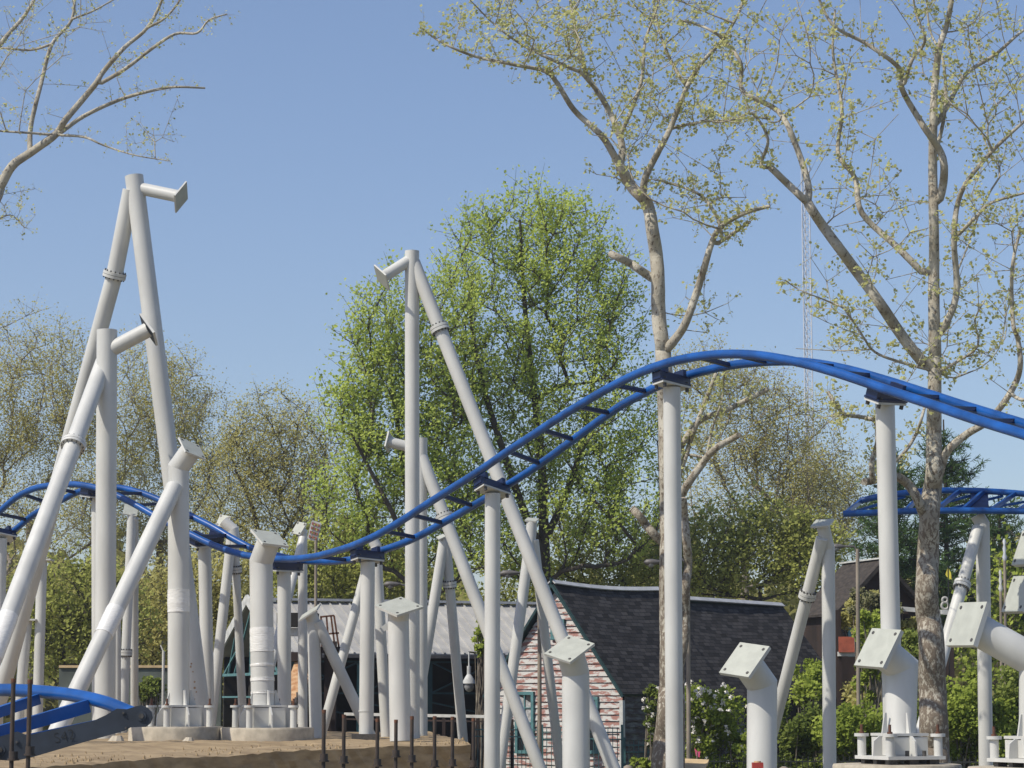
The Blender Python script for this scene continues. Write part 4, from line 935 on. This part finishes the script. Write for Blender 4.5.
class Skel:
    def __init__(s): s.p = []; s.par = []; s.fix = []; s.limbs = []
    def node(s, p, par, r=0.): s.p.append(np.array(p, float)); s.par.append(par); s.fix.append(r); return len(s.p) - 1
    def nearest(s, p): a = np.array(s.p); return int(np.argmin(((a - p) ** 2).sum(1)))
    def limb(s, pts, w0, w1, D, dd=0., step=.35):
        """picture polyline (x,y), widths in px, base depth D and depth change dd"""
        c = catmull(pts, 5); n = len(c); X = []
        for i, q in enumerate(c):
            t_ = i / (n - 1); dep = D + dd * t_ + .12 * math.sin(i * .9 + len(s.p)) * min(1, t_ * 3); X.append((np.array(P(q[0], q[1], dep)), (w0 + (w1 - w0) * t_) / 2 * dep / F))
        par = s.nearest(X[0][0]) if s.p else -1; ids = []
        if par >= 0: X[0] = (s.p[par], X[0][1])
        for i, (p, r_) in enumerate(X):
            if i == 0 and par >= 0: continue
            par = s.node(p, par, r_); ids.append(par)
        s.limbs.append([q for q in X])
        return ids
    def attract(s, pts, jit=.12, step=.5, rng=RNG, pull=.35):
        c0 = s.p[0]; pts = sorted(pts, key=lambda q: min(((q - c0) ** 2).sum(), 1e9)); arr = np.array(s.p)
        for q in pts:
            dv = q - arr; dist = np.sqrt((dv ** 2).sum(1)); cost = dist + pull * np.maximum(0, arr[:, 2] - q[2]) * 1.2
            i = int(np.argmin(cost)); L_ = dist[i]
            if L_ < .15: continue
            n = max(1, int(L_ / step)); a = s.p[i]; par = i; new = []
            lift = np.array([0, 0, .12 * L_])
            for k in range(1, n + 1):
                t_ = k / n; p = a + (q - a) * t_ - lift * math.sin(math.pi * t_) * .6 + rng.normal(size=3) * jit * step * (0 if k == n else 1); par = s.node(p, par); new.append(p)
            arr = np.vstack([arr] + [x[None] for x in new])
    def finish(s, tip=.008, ex=2.3):
        P_ = np.array(s.p); par = np.array(s.par); fx = np.array(s.fix) > 0; n_ = len(P_)
        for _ in range(9):
            cs_ = np.zeros_like(P_); cn = np.zeros(n_); ok = par >= 0; np.add.at(cs_, par[ok], P_[ok]); np.add.at(cn, par[ok], 1)
            mv = (~fx) & ok & (cn > 0); P_[mv] = .5 * P_[mv] + .25 * P_[par[mv]] + .25 * cs_[mv] / cn[mv][:, None]
        s.p = [q for q in P_]
        n = len(s.p); acc = np.zeros(n); ch = np.zeros(n, int); r_ = np.zeros(n)
        for i in range(n - 1, -1, -1):
            r_[i] = max(tip, acc[i] ** (1 / ex)); 
            if s.fix[i] > 0: r_[i] = s.fix[i] if s.fix[i] > 0 else r_[i]
            if s.par[i] >= 0: acc[s.par[i]] += min(r_[i], 5) ** ex; ch[s.par[i]] += 1
        s.r = r_; s.ch = ch; return s
def twigs(base_pts, n_per, ln, rng, out=None, upb=.35):
    B = np.repeat(base_pts, n_per, 0); d = unit(rng.normal(size=B.shape) + np.array([0, 0, upb])); 
    if out is not None: d = unit(d + np.repeat(out, n_per, 0) * .8)
    return B, B + d * rng.uniform(.4, 1.1, (len(B), 1)) * ln
def build_tree(name, sk, label, cat, group, bark, leaf, leaf_size, n_twig, twig_len, n_leaf, spread, tip=.008, thin=.03, base=None, leaf_r=.05, tip_only=False, seed=1, nseg=8, flat=.4, keep=1.0, upb=.35, t0=.25):
    rng = np.random.default_rng(seed); sk.finish(tip); p = np.array(sk.p); par = np.array(sk.par); b = np.array(base if base is not None else (p[0][0], p[0][1], 0)); p = p - b
    root = empty(name, b, label, cat, group)
    idx = np.where((par >= 0) & (np.array(sk.fix) == 0))[0]; r1 = sk.r[idx]; r0 = np.minimum(sk.r[par[idx]], r1 * 1.6)
    Vs = []; Fs = []; off = 0
    big = r1 > thin
    for msk, n in ((big, nseg), (~big, 4)):
        if msk.any(): V, Fq = frusta(p[par[idx]][msk], p[idx][msk], r0[msk], r1[msk], n); Vs.append(V); Fs.append(Fq + off); off += len(V)
    m = MB()
    for X in sk.limbs:
        m.tube([Vector(q[0] - b) for q in X], [q[1] for q in X], n=14, wob=.05)
    if m.v:
        mv = np.array([tuple(v) for v in m.v]); fq = np.array([f for f in m.f if len(f) == 4]); Vs.append(mv); Fs.append(fq + off); off += len(mv)
        for f in m.f:
            if len(f) != 4:
                f = list(f); a = np.array([[f[0], f[i], f[i + 1], f[min(i + 2, len(f) - 1)]] for i in range(1, len(f) - 2, 2)]); Fs.append(a + off - len(mv))
    # twigs and leaves
    small = np.where(sk.r < leaf_r)[0]; 
    if tip_only: small = np.where((sk.r < leaf_r) & (sk.ch == 0))[0]
    if keep < 1: small = small[rng.random(len(small)) < keep]
    B, E = twigs(p[small], n_twig, twig_len, rng, None, upb)
    V, Fq = frusta(B, E, np.full(len(B), tip * .8), np.full(len(B), tip * .3), 3); Vs.append(V); Fs.append(Fq + off); off += len(V)
    np_mesh('trunk', np.concatenate(Vs), np.concatenate(Fs), bark, root, smooth=True)
    t_ = rng.uniform(t0, 1.05, (len(B), n_leaf, 1)); C = (B[:, None] + (E - B)[:, None] * t_ + rng.normal(size=(len(B), n_leaf, 3)) * spread).reshape(-1, 3)
    V, Fq = leaves(C, leaf_size, flat, rng=rng); np_mesh('crown', V, Fq, leaf, root)
    return root
def rnd_px(n, boxes, D, rng, dd=3.0):
    """points inside picture-sized ellipses spread in real depth; boxes: (cx, cy, rx, ry, weight)"""
    wsum = sum(b[4] for b in boxes); out = []
    for b in boxes:
        for _ in range(int(n * b[4] / wsum)):
            while True:
                x, y, z = rng.uniform(-1, 1, 3)
                if x * x + y * y + z * z < 1: break
            out.append(np.array(P(b[0] + x * b[2], b[1] + y * b[3], D + z * dd)))
    return out

# plane tree in the middle
rng = np.random.default_rng(11); s1 = Skel(); D = 44
s1.limb([(667, 800), (668, 768), (670, 730), (672, 690)], 38, 26, D); s1.limb([(672, 690), (671, 620), (670, 540), (669, 470), (666, 400), (663, 350)], 25, 16, D)
s1.limb([(663, 350), (659, 320), (657.5, 271), (653, 233), (647, 204), (632, 187), (620, 167)], 15.5, 11, D)
s1.limb([(620, 167), (610, 148), (599, 133), (574, 110), (557, 83), (545, 71), (516, 65), (474, 56), (441, 42), (420, 27)], 8, 1.5, D, -1)
s1.limb([(620, 167), (622, 146), (614, 121), (603, 100), (587, 75), (580, 50), (574, 21), (568, -20), (570, -70)], 8, 2, D, 1)
s1.limb([(587, 75), (557, 62), (524, 46), (495, 25), (470, 0)], 4, 1.2, D, -.5)
s1.limb([(643, 200), (645, 179), (657, 154), (670, 129), (687, 87), (700, 65), (722, 40), (740, 10), (750, -30)], 8, 2, D, -1)
s1.limb([(687, 87), (676, 70), (664, 45), (655, 10), (650, -40)], 4.5, 1.5, D, 1)
s1.limb([(621, 135), (641, 83), (645, 42), (657, 8), (668, -40)], 4.5, 1.5, D, .5)
s1.limb([(672, 128), (690, 124), (712, 121), (740, 119), (767, 117)], 3.5, 1.2, D, -1.5)
s1.limb([(653, 279), (640, 270), (628, 262), (611, 254)], 9, 7.5, D, -.4)
s1.limb([(664, 352), (676, 338), (687, 320), (703, 272), (712, 242), (722, 226), (745, 213), (770, 206)], 10, 3.5, D, -1.2)
s1.limb([(714, 246), (735, 232), (750, 222)], 5, 2.5, D, -1)
s1.limb([(722, 226), (706, 200), (690, 190), (665, 182), (655, 180)], 4, 1.5, D, 1)
s1.limb([(672, 520), (682, 494), (700, 467), (715, 449), (739, 435)], 9, 6, D, -1)
s1.limb([(672, 470), (682, 445), (700, 421), (733, 407), (768, 389)], 7, 5, D, .5)
s1.limb([(673, 490), (682, 467), (693, 434), (704, 405), (716, 374)], 5.5, 4, D, 0)
s1.limb([(674, 690), (684, 640), (685.5, 590), (688, 560), (685, 525), (683, 498)], 10, 8, D, -.3)
s1.limb([(664, 545), (650, 530), (641, 518), (632, 508)], 9, 8, D, 0)
s1.limb([(705, 465), (712, 430), (722, 400), (724, 375)], 3, 1.5, D, -.5)
pts = rnd_px(420, [(520, 30, 80, 45, 1.2), (580, 0, 100, 80, 1.5), (660, 20, 100, 100, 2.2), (640, 110, 70, 60, 1), (700, 130, 55, 60, .7), (690, 200, 60, 35, .5), (620, -80, 140, 60, 1.2), (610, 175, 30, 15, .15), (708, 300, 25, 35, .2)], D, rng, 2.6)
s1.attract(pts, .14, .35, rng)
build_tree('plane_tree', s1, 'mottled plane tree at centre right with a sawn stub on its left', 'tree', 'pale-barked plane trees', M['plane'], M['leaf_syc'], .068, 3, .34, 6, .04, tip=.006, t0=.6, thin=.03, seed=3)
# right plane tree
s2 = Skel(); D = 42; rng = np.random.default_rng(12)
s2.limb([(936, 800), (935, 768), (934, 740), (933, 700), (931, 640), (927, 600), (928, 550), (931, 500), (934, 470), (934, 420), (935, 356)], 34, 13, D)
s2.limb([(935, 356), (934, 307), (934, 247), (933, 173), (934, 99), (939, 50), (948, 20), (955, -30), (950, -80)], 13, 3, D)
s2.limb([(926, 366), (902, 336), (872, 292), (842, 252), (820, 222), (808, 203)], 12, 9.5, D, -1)
s2.limb([(808, 203), (790, 186), (771, 168)], 8, 7, D - 1, 0)
s2.limb([(808, 203), (808, 183), (795, 143), (778, 111), (743, 91), (741, 64), (724, 40), (704, 27), (680, 20)], 7.5, 2, D - 1, 1)
s2.limb([(768, 168), (761, 163), (768, 139), (753, 114), (738, 118), (720, 122), (700, 120)], 4, 1.3, D - 1, -1)
s2.limb([(927, 277), (897, 247), (862, 213), (855, 178), (838, 153), (842, 109), (833, 54), (835, 10)], 7.5, 2, D, 1.5)
s2.limb([(939, 203), (944, 178), (941, 153), (922, 124), (902, 89), (900, 69), (867, 44), (833, 25), (815, -10)], 9, 2.5, D, -1.5)
s2.limb([(903, 89), (912, 60), (925, 40), (915, 10), (912, -30)], 4.5, 1.5, D - 1, -.5)
s2.limb([(937, 341), (956, 297), (954, 237), (961, 193), (986, 158), (1021, 124), (1050, 100)], 7.5, 2.5, D, -1)
s2.limb([(957, 236), (975, 218), (991, 203), (1024, 193), (1050, 185)], 4, 2, D - .5, -1)
s2.limb([(936, 125), (948, 105), (966, 74), (996, 54), (1024, 30), (1050, 20)], 6, 2, D, 1)
s2.limb([(934, 160), (945, 110), (943, 60), (930, 30), (925, -20)], 4.5, 1.5, D, 1.2)
s2.limb([(928, 540), (926, 522), (915, 494), (900, 478), (885, 478), (870, 481), (864, 482)], 11, 7, D, -.8)
s2.limb([(872, 479), (872, 462), (877, 444), (876, 423), (866, 418), (845, 414), (836, 405), (828, 392)], 6, 3, D - .8, -.5)
s2.limb([(880, 470), (900, 457), (915, 436), (924, 410), (930, 385)], 4, 2.5, D - .6, .3)
s2.limb([(938, 480), (947, 452), (967, 434), (988, 421), (1009, 395), (1020, 369), (1018, 340), (1013, 322), (1012, 270), (1020, 230)], 9, 3, D, -1.2)
s2.limb([(1009, 393), (1024, 400), (1050, 395)], 4, 3, D - .8, -.5)
s2.limb([(938, 372), (900, 362), (875, 352), (862, 335), (845, 310), (830, 302), (800, 290), (785, 280)], 3.2, 1, D, -1.5)
s2.limb([(934, 374), (960, 360), (978, 345), (975, 320), (985, 300)], 3.5, 1.2, D, -1)
pts = rnd_px(560, [(880, -20, 150, 70, 1.5), (870, 60, 130, 70, 1.5), (980, 60, 80, 90, 1.3), (770, 60, 70, 80, .9), (850, 170, 60, 60, .6), (900, 250, 90, 60, .9), (990, 230, 60, 90, 1.0), (860, 330, 80, 40, .6), (960, 340, 80, 60, .8), (830, 420, 40, 25, .25), (1000, 130, 50, 60, .5), (760, 110, 40, 50, .3)], D, rng, 2.8)
s2.attract(pts, .14, .35, rng)
build_tree('plane_tree', s2, 'tall mottled plane tree at right in front of the ladder track', 'tree', 'pale-barked plane trees', M['plane'], M['leaf_syc'], .068, 3, .34, 6, .04, tip=.006, t0=.6, thin=.03, seed=4, keep=.7)
# left overhanging plane tree, trunk outside the picture
s3 = Skel(); D = 60; rng = np.random.default_rng(13)
s3.limb([(-110, 830), (-112, 600), (-105, 450), (-80, 330), (-45, 250), (-10, 205), (0, 187)], 36, 11, D)
s3.limb([(0, 187), (12, 166), (30, 153), (56, 134), (66, 119), (94, 86), (103, 72), (125, 47), (147, 28), (162, 0), (170, -30)], 10, 2, D, -1)
s3.limb([(96, 86), (125, 69), (150, 50), (175, 34), (197, 33), (209, 20), (227, 14)], 4.5, 1.4, D - .6, -1)
s3.limb([(57, 135), (84, 116), (119, 100), (150, 91), (175, 87), (205, 88)], 5, 2, D - .3, 1)
s3.limb([(30, 153), (31, 125), (41, 84), (52, 44), (72, 19), (75, -20)], 5.5, 2.5, D, 1)
s3.limb([(56, 135), (84, 137), (103, 145), (134, 155), (170, 161)], 3, 1, D - .3, -1)
s3.limb([(56, 135), (30, 133), (0, 131), (-40, 128)], 3, 1.5, D - .3, -1)
s3.limb([(147, 28), (165, 18), (180, 0), (190, -20)], 3, 1.3, D - 1, 0)
s3.limb([(52, 44), (30, 50), (0, 48), (-30, 50)], 3, 1.3, D + .5, 0)
s3.limb([(72, 19), (95, 10), (130, -10)], 2.6, 1.2, D + .5, 1)
s3.limb([(-80, 330), (-70, 200), (-30, 100), (0, 45), (25, 15), (45, -20)], 8, 2.5, D + 1, 1)
s3.limb([(-40, 245), (-10, 225), (10, 215), (25, 228)], 2.4, .8, D, 0)
pts = rnd_px(240, [(40, 30, 70, 50, 1.4), (10, 90, 50, 60, 1), (90, 60, 60, 50, .5), (140, 140, 40, 22, .35), (10, 200, 30, 40, .4), (-60, 100, 80, 150, 1), (60, -40, 120, 40, 1), (145, 100, 40, 15, .15)], D, rng, 2.2)
s3.attract(pts, .14, .35, rng)
build_tree('plane_tree', s3, 'bare-branched plane tree overhanging from outside the top left corner', 'tree', 'pale-barked plane trees', M['plane'], M['leaf_syc'], .062, 3, .36, 3, .04, tip=.0055, t0=.6, thin=.03, seed=5, keep=.7)

# generic background tree
def bg_tree(name, label, group, bx, D, ytrunk, ell, n, bark, leaf, lsize, nt_, tl, nl, spr, seed, trunk_w=10, lean=0, tip=.0105, keep=1.0, pull=.35, jit=.13, flat=.4, forks=None, leaf_r=.07, upb=.35):
    rng = np.random.default_rng(seed); sk = Skel(); b = P(bx, 700, D); b.z = 0
    y0 = 700 + EYE * F / D
    sk.limb([(bx, y0 + 2), (bx + lean * .3, (y0 + ytrunk) / 2), (bx + lean, ytrunk)], trunk_w, trunk_w * .55, D)
    for fk in (forks or []): sk.limb(fk[0], fk[1], fk[2], D, fk[3])
    pts = rnd_px(n, ell, D, rng, max(e[2] for e in ell) * D / F * .5)
    # leave hollows: drop points that fall close to random gap centres so light and sky break through
    gp = np.array(rnd_px(26, ell, D, rng, max(e[2] for e in ell) * D / F * .5)); gr = .045 * max(e[2] for e in ell) * D / F * 2
    pts = [q for q in pts if ((gp - q) ** 2).sum(1).min() > gr * gr]
    sk.attract(pts, jit, .6, rng, pull)
    return build_tree(name, sk, label, 'tree', group, bark, leaf, lsize, nt_, tl, nl, spr, tip=tip, thin=.06, base=(b.x, b.y, 0), seed=seed, leaf_r=leaf_r, nseg=7, flat=flat, keep=keep, upb=upb)
BT = 'spring trees behind the park'
bg_tree('maple_tree', 'big bright green maple with dark trunk left of the centre plane tree', BT, 548, 82, 470, [(540, 250, 55, 62, 1.1), (475, 265, 36, 58, .6), (590, 280, 45, 72, .8), (560, 340, 90, 90, 1.5), (490, 360, 80, 90, 1.5), (500, 440, 90, 90, 1.5), (600, 440, 70, 100, 1.5), (540, 530, 110, 65, 1.3), (630, 500, 55, 85, .9)], 1000, M['barkdark'], M['leaf_maple'], .112, 3, 1.1, 17, .16, 21, 16, -6, .014, upb=1.3,
        forks=[([(545, 560), (520, 500), (490, 410), (475, 350), (470, 310)], 9, 3, -2), ([(546, 540), (575, 470), (590, 400), (600, 330)], 8, 3, 2), ([(542, 480), (535, 400), (525, 310), (520, 220)], 9, 2.5, 0)])
bg_tree('maple_tree', 'leafy green maple rising behind the tall central A-frame', BT, 425, 80, 590, [(385, 335, 42, 68, .9), (400, 420, 68, 85, 1.6), (440, 370, 50, 100, 1.1), (370, 500, 65, 70, 1.3), (440, 530, 75, 70, 1.4), (350, 420, 28, 45, .5)], 680, M['barkdark'], M['leaf_maple'], .112, 3, 1.1, 17, .16, 22, 12, -8, .014, upb=1.3,
        forks=[([(420, 600), (400, 530), (370, 470), (350, 430)], 7, 2.5, -2), ([(418, 590), (405, 480), (392, 380), (385, 300)], 8, 2.5, 1)])
OL = dict(bark=M['bark'], leaf=M['leaf_olive'])
bg_tree('elm_tree', 'broad olive-leaved tree at the far left edge', BT, 30, 98, 520, [(20, 390, 90, 85, 2), (-40, 430, 80, 90, 1.2), (70, 470, 80, 80, 1.5), (0, 540, 100, 60, 1.2), (60, 400, 60, 60, .6)], 1150, M['bark'], M['leaf_olive'], .085, 3, .95, 13, .21, 31, 14)
bg_tree('elm_tree', 'olive spring tree seen between the legs of the tallest frame', BT, 160, 102, 540, [(150, 400, 60, 70, 1.3), (185, 440, 60, 60, 1.2), (120, 500, 80, 70, 1.3), (190, 530, 70, 70, 1.3)], 1000, M['bark'], M['leaf_olive'], .085, 3, .95, 13, .21, 32, 13)
bg_tree('elm_tree', 'round olive tree with dark forked trunk above the dip', BT, 268, 96, 560, [(275, 445, 55, 58, 1.4), (245, 490, 50, 60, 1), (305, 480, 45, 60, 1), (270, 540, 75, 50, 1)], 800, M['barkdark'], M['leaf_olive'], .085, 3, .95, 13, .21, 33, 12,
        forks=[([(268, 590), (262, 550), (250, 500), (235, 470)], 7, 2.5, 0), ([(268, 580), (282, 540), (305, 500)], 6, 2, 1)])
bg_tree('elm_tree', 'pale olive tree right of the centre plane trunk under the crest', BT, 745, 95, 520, [(720, 430, 60, 60, 1), (760, 420, 65, 60, 1.2), (800, 460, 60, 60, 1.2), (740, 500, 80, 50, 1.2), (700, 370, 35, 30, .4), (820, 520, 60, 60, .8)], 950, M['bark'], M['leaf_olive'], .085, 3, .95, 11, .21, 34, 12)
bg_tree('elm_tree', 'smaller olive tree behind the slim A-frame left of the pines', BT, 830, 99, 560, [(825, 500, 45, 50, 1), (800, 540, 50, 40, .8)], 350, M['bark'], M['leaf_olive'], .085, 3, .95, 13, .21, 35, 9)
bg_tree('linden_tree', 'dense yellow-green tree behind the cottage ridge', BT, 760, 84, 600, [(750, 545, 80, 48, 1.5), (700, 560, 50, 45, .8), (810, 560, 40, 45, .8)], 520, M['barkdark'], M['leaf_mix'], .13, 3, .7, 10, .17, 36, 9)
bg_tree('linden_tree', 'dark-shaded green tree behind the left posts above the low wall', BT, 63, 76, 610, [(65, 600, 55, 45, 1.2), (40, 640, 45, 40, .8), (110, 620, 50, 50, 1)], 420, M['barkdark'], M['leaf_mix'], .12, 3, .6, 9, .16, 37, 8)
bg_tree('linden_tree', 'bushy green tree between the dip post and the olive tree', BT, 345, 84, 610, [(340, 560, 60, 50, 1.2), (390, 580, 45, 40, .7), (300, 590, 40, 35, .5)], 380, M['barkdark'], M['leaf_mix'], .13, 3, .7, 10, .17, 38, 8)
bg_tree('linden_tree', 'olive-green tree over the low wall beside the pavilion gable', BT, 185, 80, 630, [(180, 600, 60, 50, 1.2), (150, 640, 40, 35, .7), (225, 590, 35, 40, .6)], 400, M['barkdark'], M['leaf_olive'], .12, 3, .6, 9, .18, 39, 8)
bg_tree('linden_tree', 'low green tree filling behind the cottage gable peak', BT, 600, 86, 620, [(600, 560, 80, 50, 1.2), (530, 590, 60, 40, .8), (650, 600, 50, 40, .7)], 420, M['barkdark'], M['leaf_mix'], .13, 3, .7, 10, .17, 40, 8)
bg_tree('linden_tree', 'light green tree behind the far right finials', BT, 1010, 74, 610, [(1005, 590, 45, 50, 1), (1050, 560, 40, 60, .7), (990, 650, 50, 45, .8)], 380, M['bark'], M['leaf_bright'], .17, 2, .6, 4, .13, 41, 8)

# pines
def pine(label, bx, D, ytop, ybot, wpx, seed):
    rng = np.random.default_rng(seed); b = P(bx, 700, D); b.z = 0; zt_ = P(bx, ytop, D).z; zb_ = P(bx, ybot, D).z; wm = wpx * D / F; root = empty('pine_tree', b, label, 'tree', 'dark pines at right')
    P0 = [np.array([0, 0, 0.])]; P1 = [np.array([0, 0, zt_])]; R0 = [.22]; R1 = [.03]; C = []; z = zb_
    while z < zt_ - .2:
        t_ = (z - zb_) / (zt_ - zb_); L_ = wm * (1 - t_) ** .75 * rng.uniform(.75, 1.1) + .2
        for k in range(7):
            a = rng.uniform(0, 6.28); Lk = L_ * rng.uniform(.55, 1.15); d = np.array([math.cos(a), math.sin(a), rng.uniform(.0, .35)]); o = np.array([0, 0, z + rng.uniform(-.2, .2)])
            P0.append(o); P1.append(o + d * Lk); R0.append(.035); R1.append(.008)
            m_ = int(9 * Lk) + 2
            for j in range(m_):
                q = o + d * Lk * rng.uniform(.3, 1.05) + rng.normal(size=3) * np.array([.22, .22, .1]); e = q + unit(rng.normal(size=(1, 3)) + d * 1.2 + np.array([0, 0, .5]))[0] * .3; P0.append(q); P1.append(e); R0.append(.01); R1.append(.004); C.append((q, e))
        z += .42
    V, Fq = frusta(np.array(P0), np.array(P1), np.array(R0), np.array(R1), 5); np_mesh('trunk', V, Fq, M['barkdark'], root, smooth=True)
    q = np.array([c[0] for c in C]); e = np.array([c[1] for c in C]); n = 11; t_ = rng.uniform(0, 1.1, (len(q), n, 1)); c0 = (q[:, None] + (e - q)[:, None] * t_).reshape(-1, 3)
    dr = unit(unit(np.repeat(e - q, n, 0)) * .9 + rng.normal(size=c0.shape) * .7); sd = unit(np.cross(dr, rng.normal(size=c0.shape))) * .016; ln = .24 * rng.uniform(.7, 1.2, (len(c0), 1))
    V = np.stack([c0 - sd, c0 + sd, c0 + dr * ln + sd * .6, c0 + dr * ln - sd * .6], 1).reshape(-1, 3); np_mesh('crown', V, np.arange(len(V)).reshape(-1, 4), M['leaf_pine'], root)
pine('tallest dark pine behind the right plane tree trunk', 950, 92, 432, 640, 75, 51)
pine('dark pine left of the right plane tree, above the wooden house', 895, 90, 455, 640, 62, 52)
pine('dark pine at the right edge below the ladder track', 1004, 95, 500, 660, 60, 53)

# shrubs
def shrub(name, label, cx, cy, rx, ry, D, n, leaf, ls, seed, group=None, flowers=0, stems=9, depth=1.0):
    rng = np.random.default_rng(seed); b = P(cx, 700, D); b.z = 0; c = P(cx, cy, D); k = D / F; root = empty(name, b, label, 'shrub', group); bb = np.array(b)
    nb = 44; a = rng.normal(size=(nb, 3)); a = unit(a) * rng.uniform(.2, .95, (nb, 1)); cen = np.array(c) + a * np.array([rx * k, depth, ry * k]); lowm = (rng.random(nb) < (.4 if name == 'garden_shrub' or name == 'rose_bush' else 0)); cen[:, 2] = np.where(lowm, rng.uniform(.1, max(.3, c.z), nb), cen[:, 2]); sz = rng.uniform(.14, .42, nb) * min(rx, ry) * k
    pick = rng.integers(0, nb, n); q = unit(rng.normal(size=(n, 3)) * np.array([1, 1, 1.15])) * (rng.uniform(.4, 1.08, (n, 1)) + (rng.random((n, 1)) < .13) * rng.uniform(0, .45, (n, 1))) * sz[pick][:, None] + cen[pick]; q = q[q[:, 2] > .05]
    V, Fq = leaves(q - bb, ls, .5, rng=rng); cr = np_mesh('foliage', V, Fq, leaf, root)
    base_ = np.zeros((len(cen), 3)) + np.array([0, 0, 0.]) + np.c_[rng.uniform(-.3, .3, (nb, 2)), np.zeros(nb)]; mid = (cen - bb) * .5 + base_ * .5 + np.array([0, 0, .15])
    V1, F1 = frusta(base_, mid, np.full(nb, .025), np.full(nb, .018), 5); V2, F2 = frusta(mid, cen - bb, np.full(nb, .018), np.full(nb, .008), 5)
    np_mesh('stems', np.concatenate([V1, V2]), np.concatenate([F1, F2 + len(V1)]), M['bark'], root, smooth=True)
    if flowers:
        pk_ = rng.integers(0, nb, flowers * 3); f = unit(rng.normal(size=(flowers * 3, 3)) + np.array([-.35, -1.0, .8])) * 1.28 * sz[pk_][:, None] + cen[pk_]; f = f[:flowers] - bb
        for j in range(min(flowers, 96)):
            m = MB(); r_ = rng.uniform(.045, .07)
            for h_ in range(9):
                d = Vector(unit(rng.normal(size=(1, 3)) + np.array([[0, -.4, .5]]))[0]); x, y = frame(d); o = Vector(f[j]); i = len(m.v); m.v += [o, o + d * r_ + x * r_ * .6, o + d * r_ * 1.3, o + d * r_ + y * r_ * .6]; m.face((i, i + 1, i + 2, i + 3))
            off = Vector(b); m.v = [v + off for v in m.v]; m.build('flower', M['petal'], root)
SG = 'shrubs behind the black iron fence'
shrub('rose_bush', 'white-flowered rose bush right of the tall post', 703, 715, 38, 42, 55, 9000, M['leaf_bright'], .085, 61, None, 96)
shrub('rose_bush', 'small white-flowered bush left of the plane tree trunk', 654, 715, 12, 32, 56, 2200, M['leaf_shrub'], .08, 62, None, 14, depth=.5)
shrub('rose_bush', 'lower flowering bush behind the bent stub column', 735, 745, 26, 25, 55, 3500, M['leaf_bright'], .085, 63, None, 22)
for i, (cx, cy, rx, ry, D, n, lf, lb) in enumerate(((800, 735, 32, 32, 56, 9000, 'leaf_shrub', 'rounded green shrub below the slim A-frame leg'), (855, 735, 40, 38, 55, 11000, 'leaf_bright', 'green shrub left of the bolted bent column'),
        (815, 680, 28, 26, 58, 4200, 'leaf_bright', 'airy shrub with a bare pale stem by the dark roof end'), (872, 650, 24, 46, 59, 7000, 'leaf_bright', 'climbing shrub around the orange-red counter'), (965, 715, 45, 50, 57, 16000, 'leaf_bright', 'dense bright green shrub right of the plane trunk'),
        (1010, 720, 36, 50, 58, 12000, 'leaf_shrub', 'dense darker green shrub at the right edge'), (915, 665, 26, 40, 60, 5500, 'leaf_shrub', 'shrub behind the tall right track post'), (880, 618, 42, 30, 66, 9000, 'leaf_olive', 'sprawling olive bush against the wooden house front'), (905, 735, 35, 35, 56, 8000, 'leaf_bright', 'low green shrub behind the base of bent column'))):
    shrub('garden_shrub', lb, cx, cy, rx, ry, D, n, M[lf], .1, 70 + i, SG)
shrub('vine', 'pale tangled vine hanging before the wooden house', 868, 608, 22, 20, 64, 3800, M['leaf_pale'], .09, 80)
shrub('vine', 'small ivy patch on the low grey wall', 150, 690, 16, 14, 67, 2500, M['leaf_shrub'], .09, 81, depth=.3)
shrub('vine', 'bright creeper lying on the metal roof edge', 484, 640, 10, 28, 64.5, 700, M['leaf_bright'], .13, 82, depth=.5)
shrub('garden_shrub', 'low clipped green plant behind the short teal fence', 641, 762, 14, 8, 56, 2500, M['leaf_bright'], .07, 83, SG)
# grass behind the black fence, and the far wood
rng = np.random.default_rng(90); n = 16000; X = rng.uniform(3.5, 13, n); Y = rng.uniform(52.5, 62, n); h_ = rng.uniform(.15, .4, (n, 1)); o = np.c_[X, Y, np.zeros(n)]; d = unit(rng.normal(size=(n, 3)) * .25 + np.array([0, 0, 1])); sd = unit(np.cross(d, rng.normal(size=(n, 3)))) * .02
V = np.stack([o - sd, o + sd, o + d * h_ + sd * .2, o + d * h_ - sd * .2], 1).reshape(-1, 3); tag(np_mesh('grass', V, np.arange(4 * n).reshape(-1, 4), M['leaf_bright']), 'green grass behind the black iron fence', 'grass', None, 'stuff')
n = 52000; x = rng.uniform(-120, 1150, n); D = rng.uniform(118, 150, n); hm = 8.2 + 1.6 * np.sin(x * .021) + 1.1 * np.sin(x * .057 + 1) + .8 * np.sin(x * .13); z = rng.uniform(0, 1, n) ** .9 * hm * (1 - .0 * x)
X = (x - 512) / F * D; Vv, Fq = leaves(np.c_[X, D, z], .62, .3, rng=rng)
tag(np_mesh('far_wood', Vv, Fq, M['leaf_far']), 'far-off wood closing the horizon behind the trees', 'wood', None, 'stuff')

# ------------------------------------------------------------------ thin spring haze
m = MB(); m.box((0, 250, 46), 900, 640, 94)
hz = m.build('haze', []); tag(hz, 'thin even haze in the air', None, None, 'stuff')
hm_ = bpy.data.materials.new('haze_air'); hm_.use_nodes = True; nd = hm_.node_tree.nodes; nd.remove(nd['Principled BSDF'])
pv = nd.new('ShaderNodeVolumePrincipled'); pv.inputs['Color'].default_value = (.86, .91, 1, 1); pv.inputs['Density'].default_value = .00042; pv.inputs['Anisotropy'].default_value = .3
hm_.node_tree.links.new(pv.outputs[0], nd['Material Output'].inputs['Volume']); hz.data.materials.append(hm_)
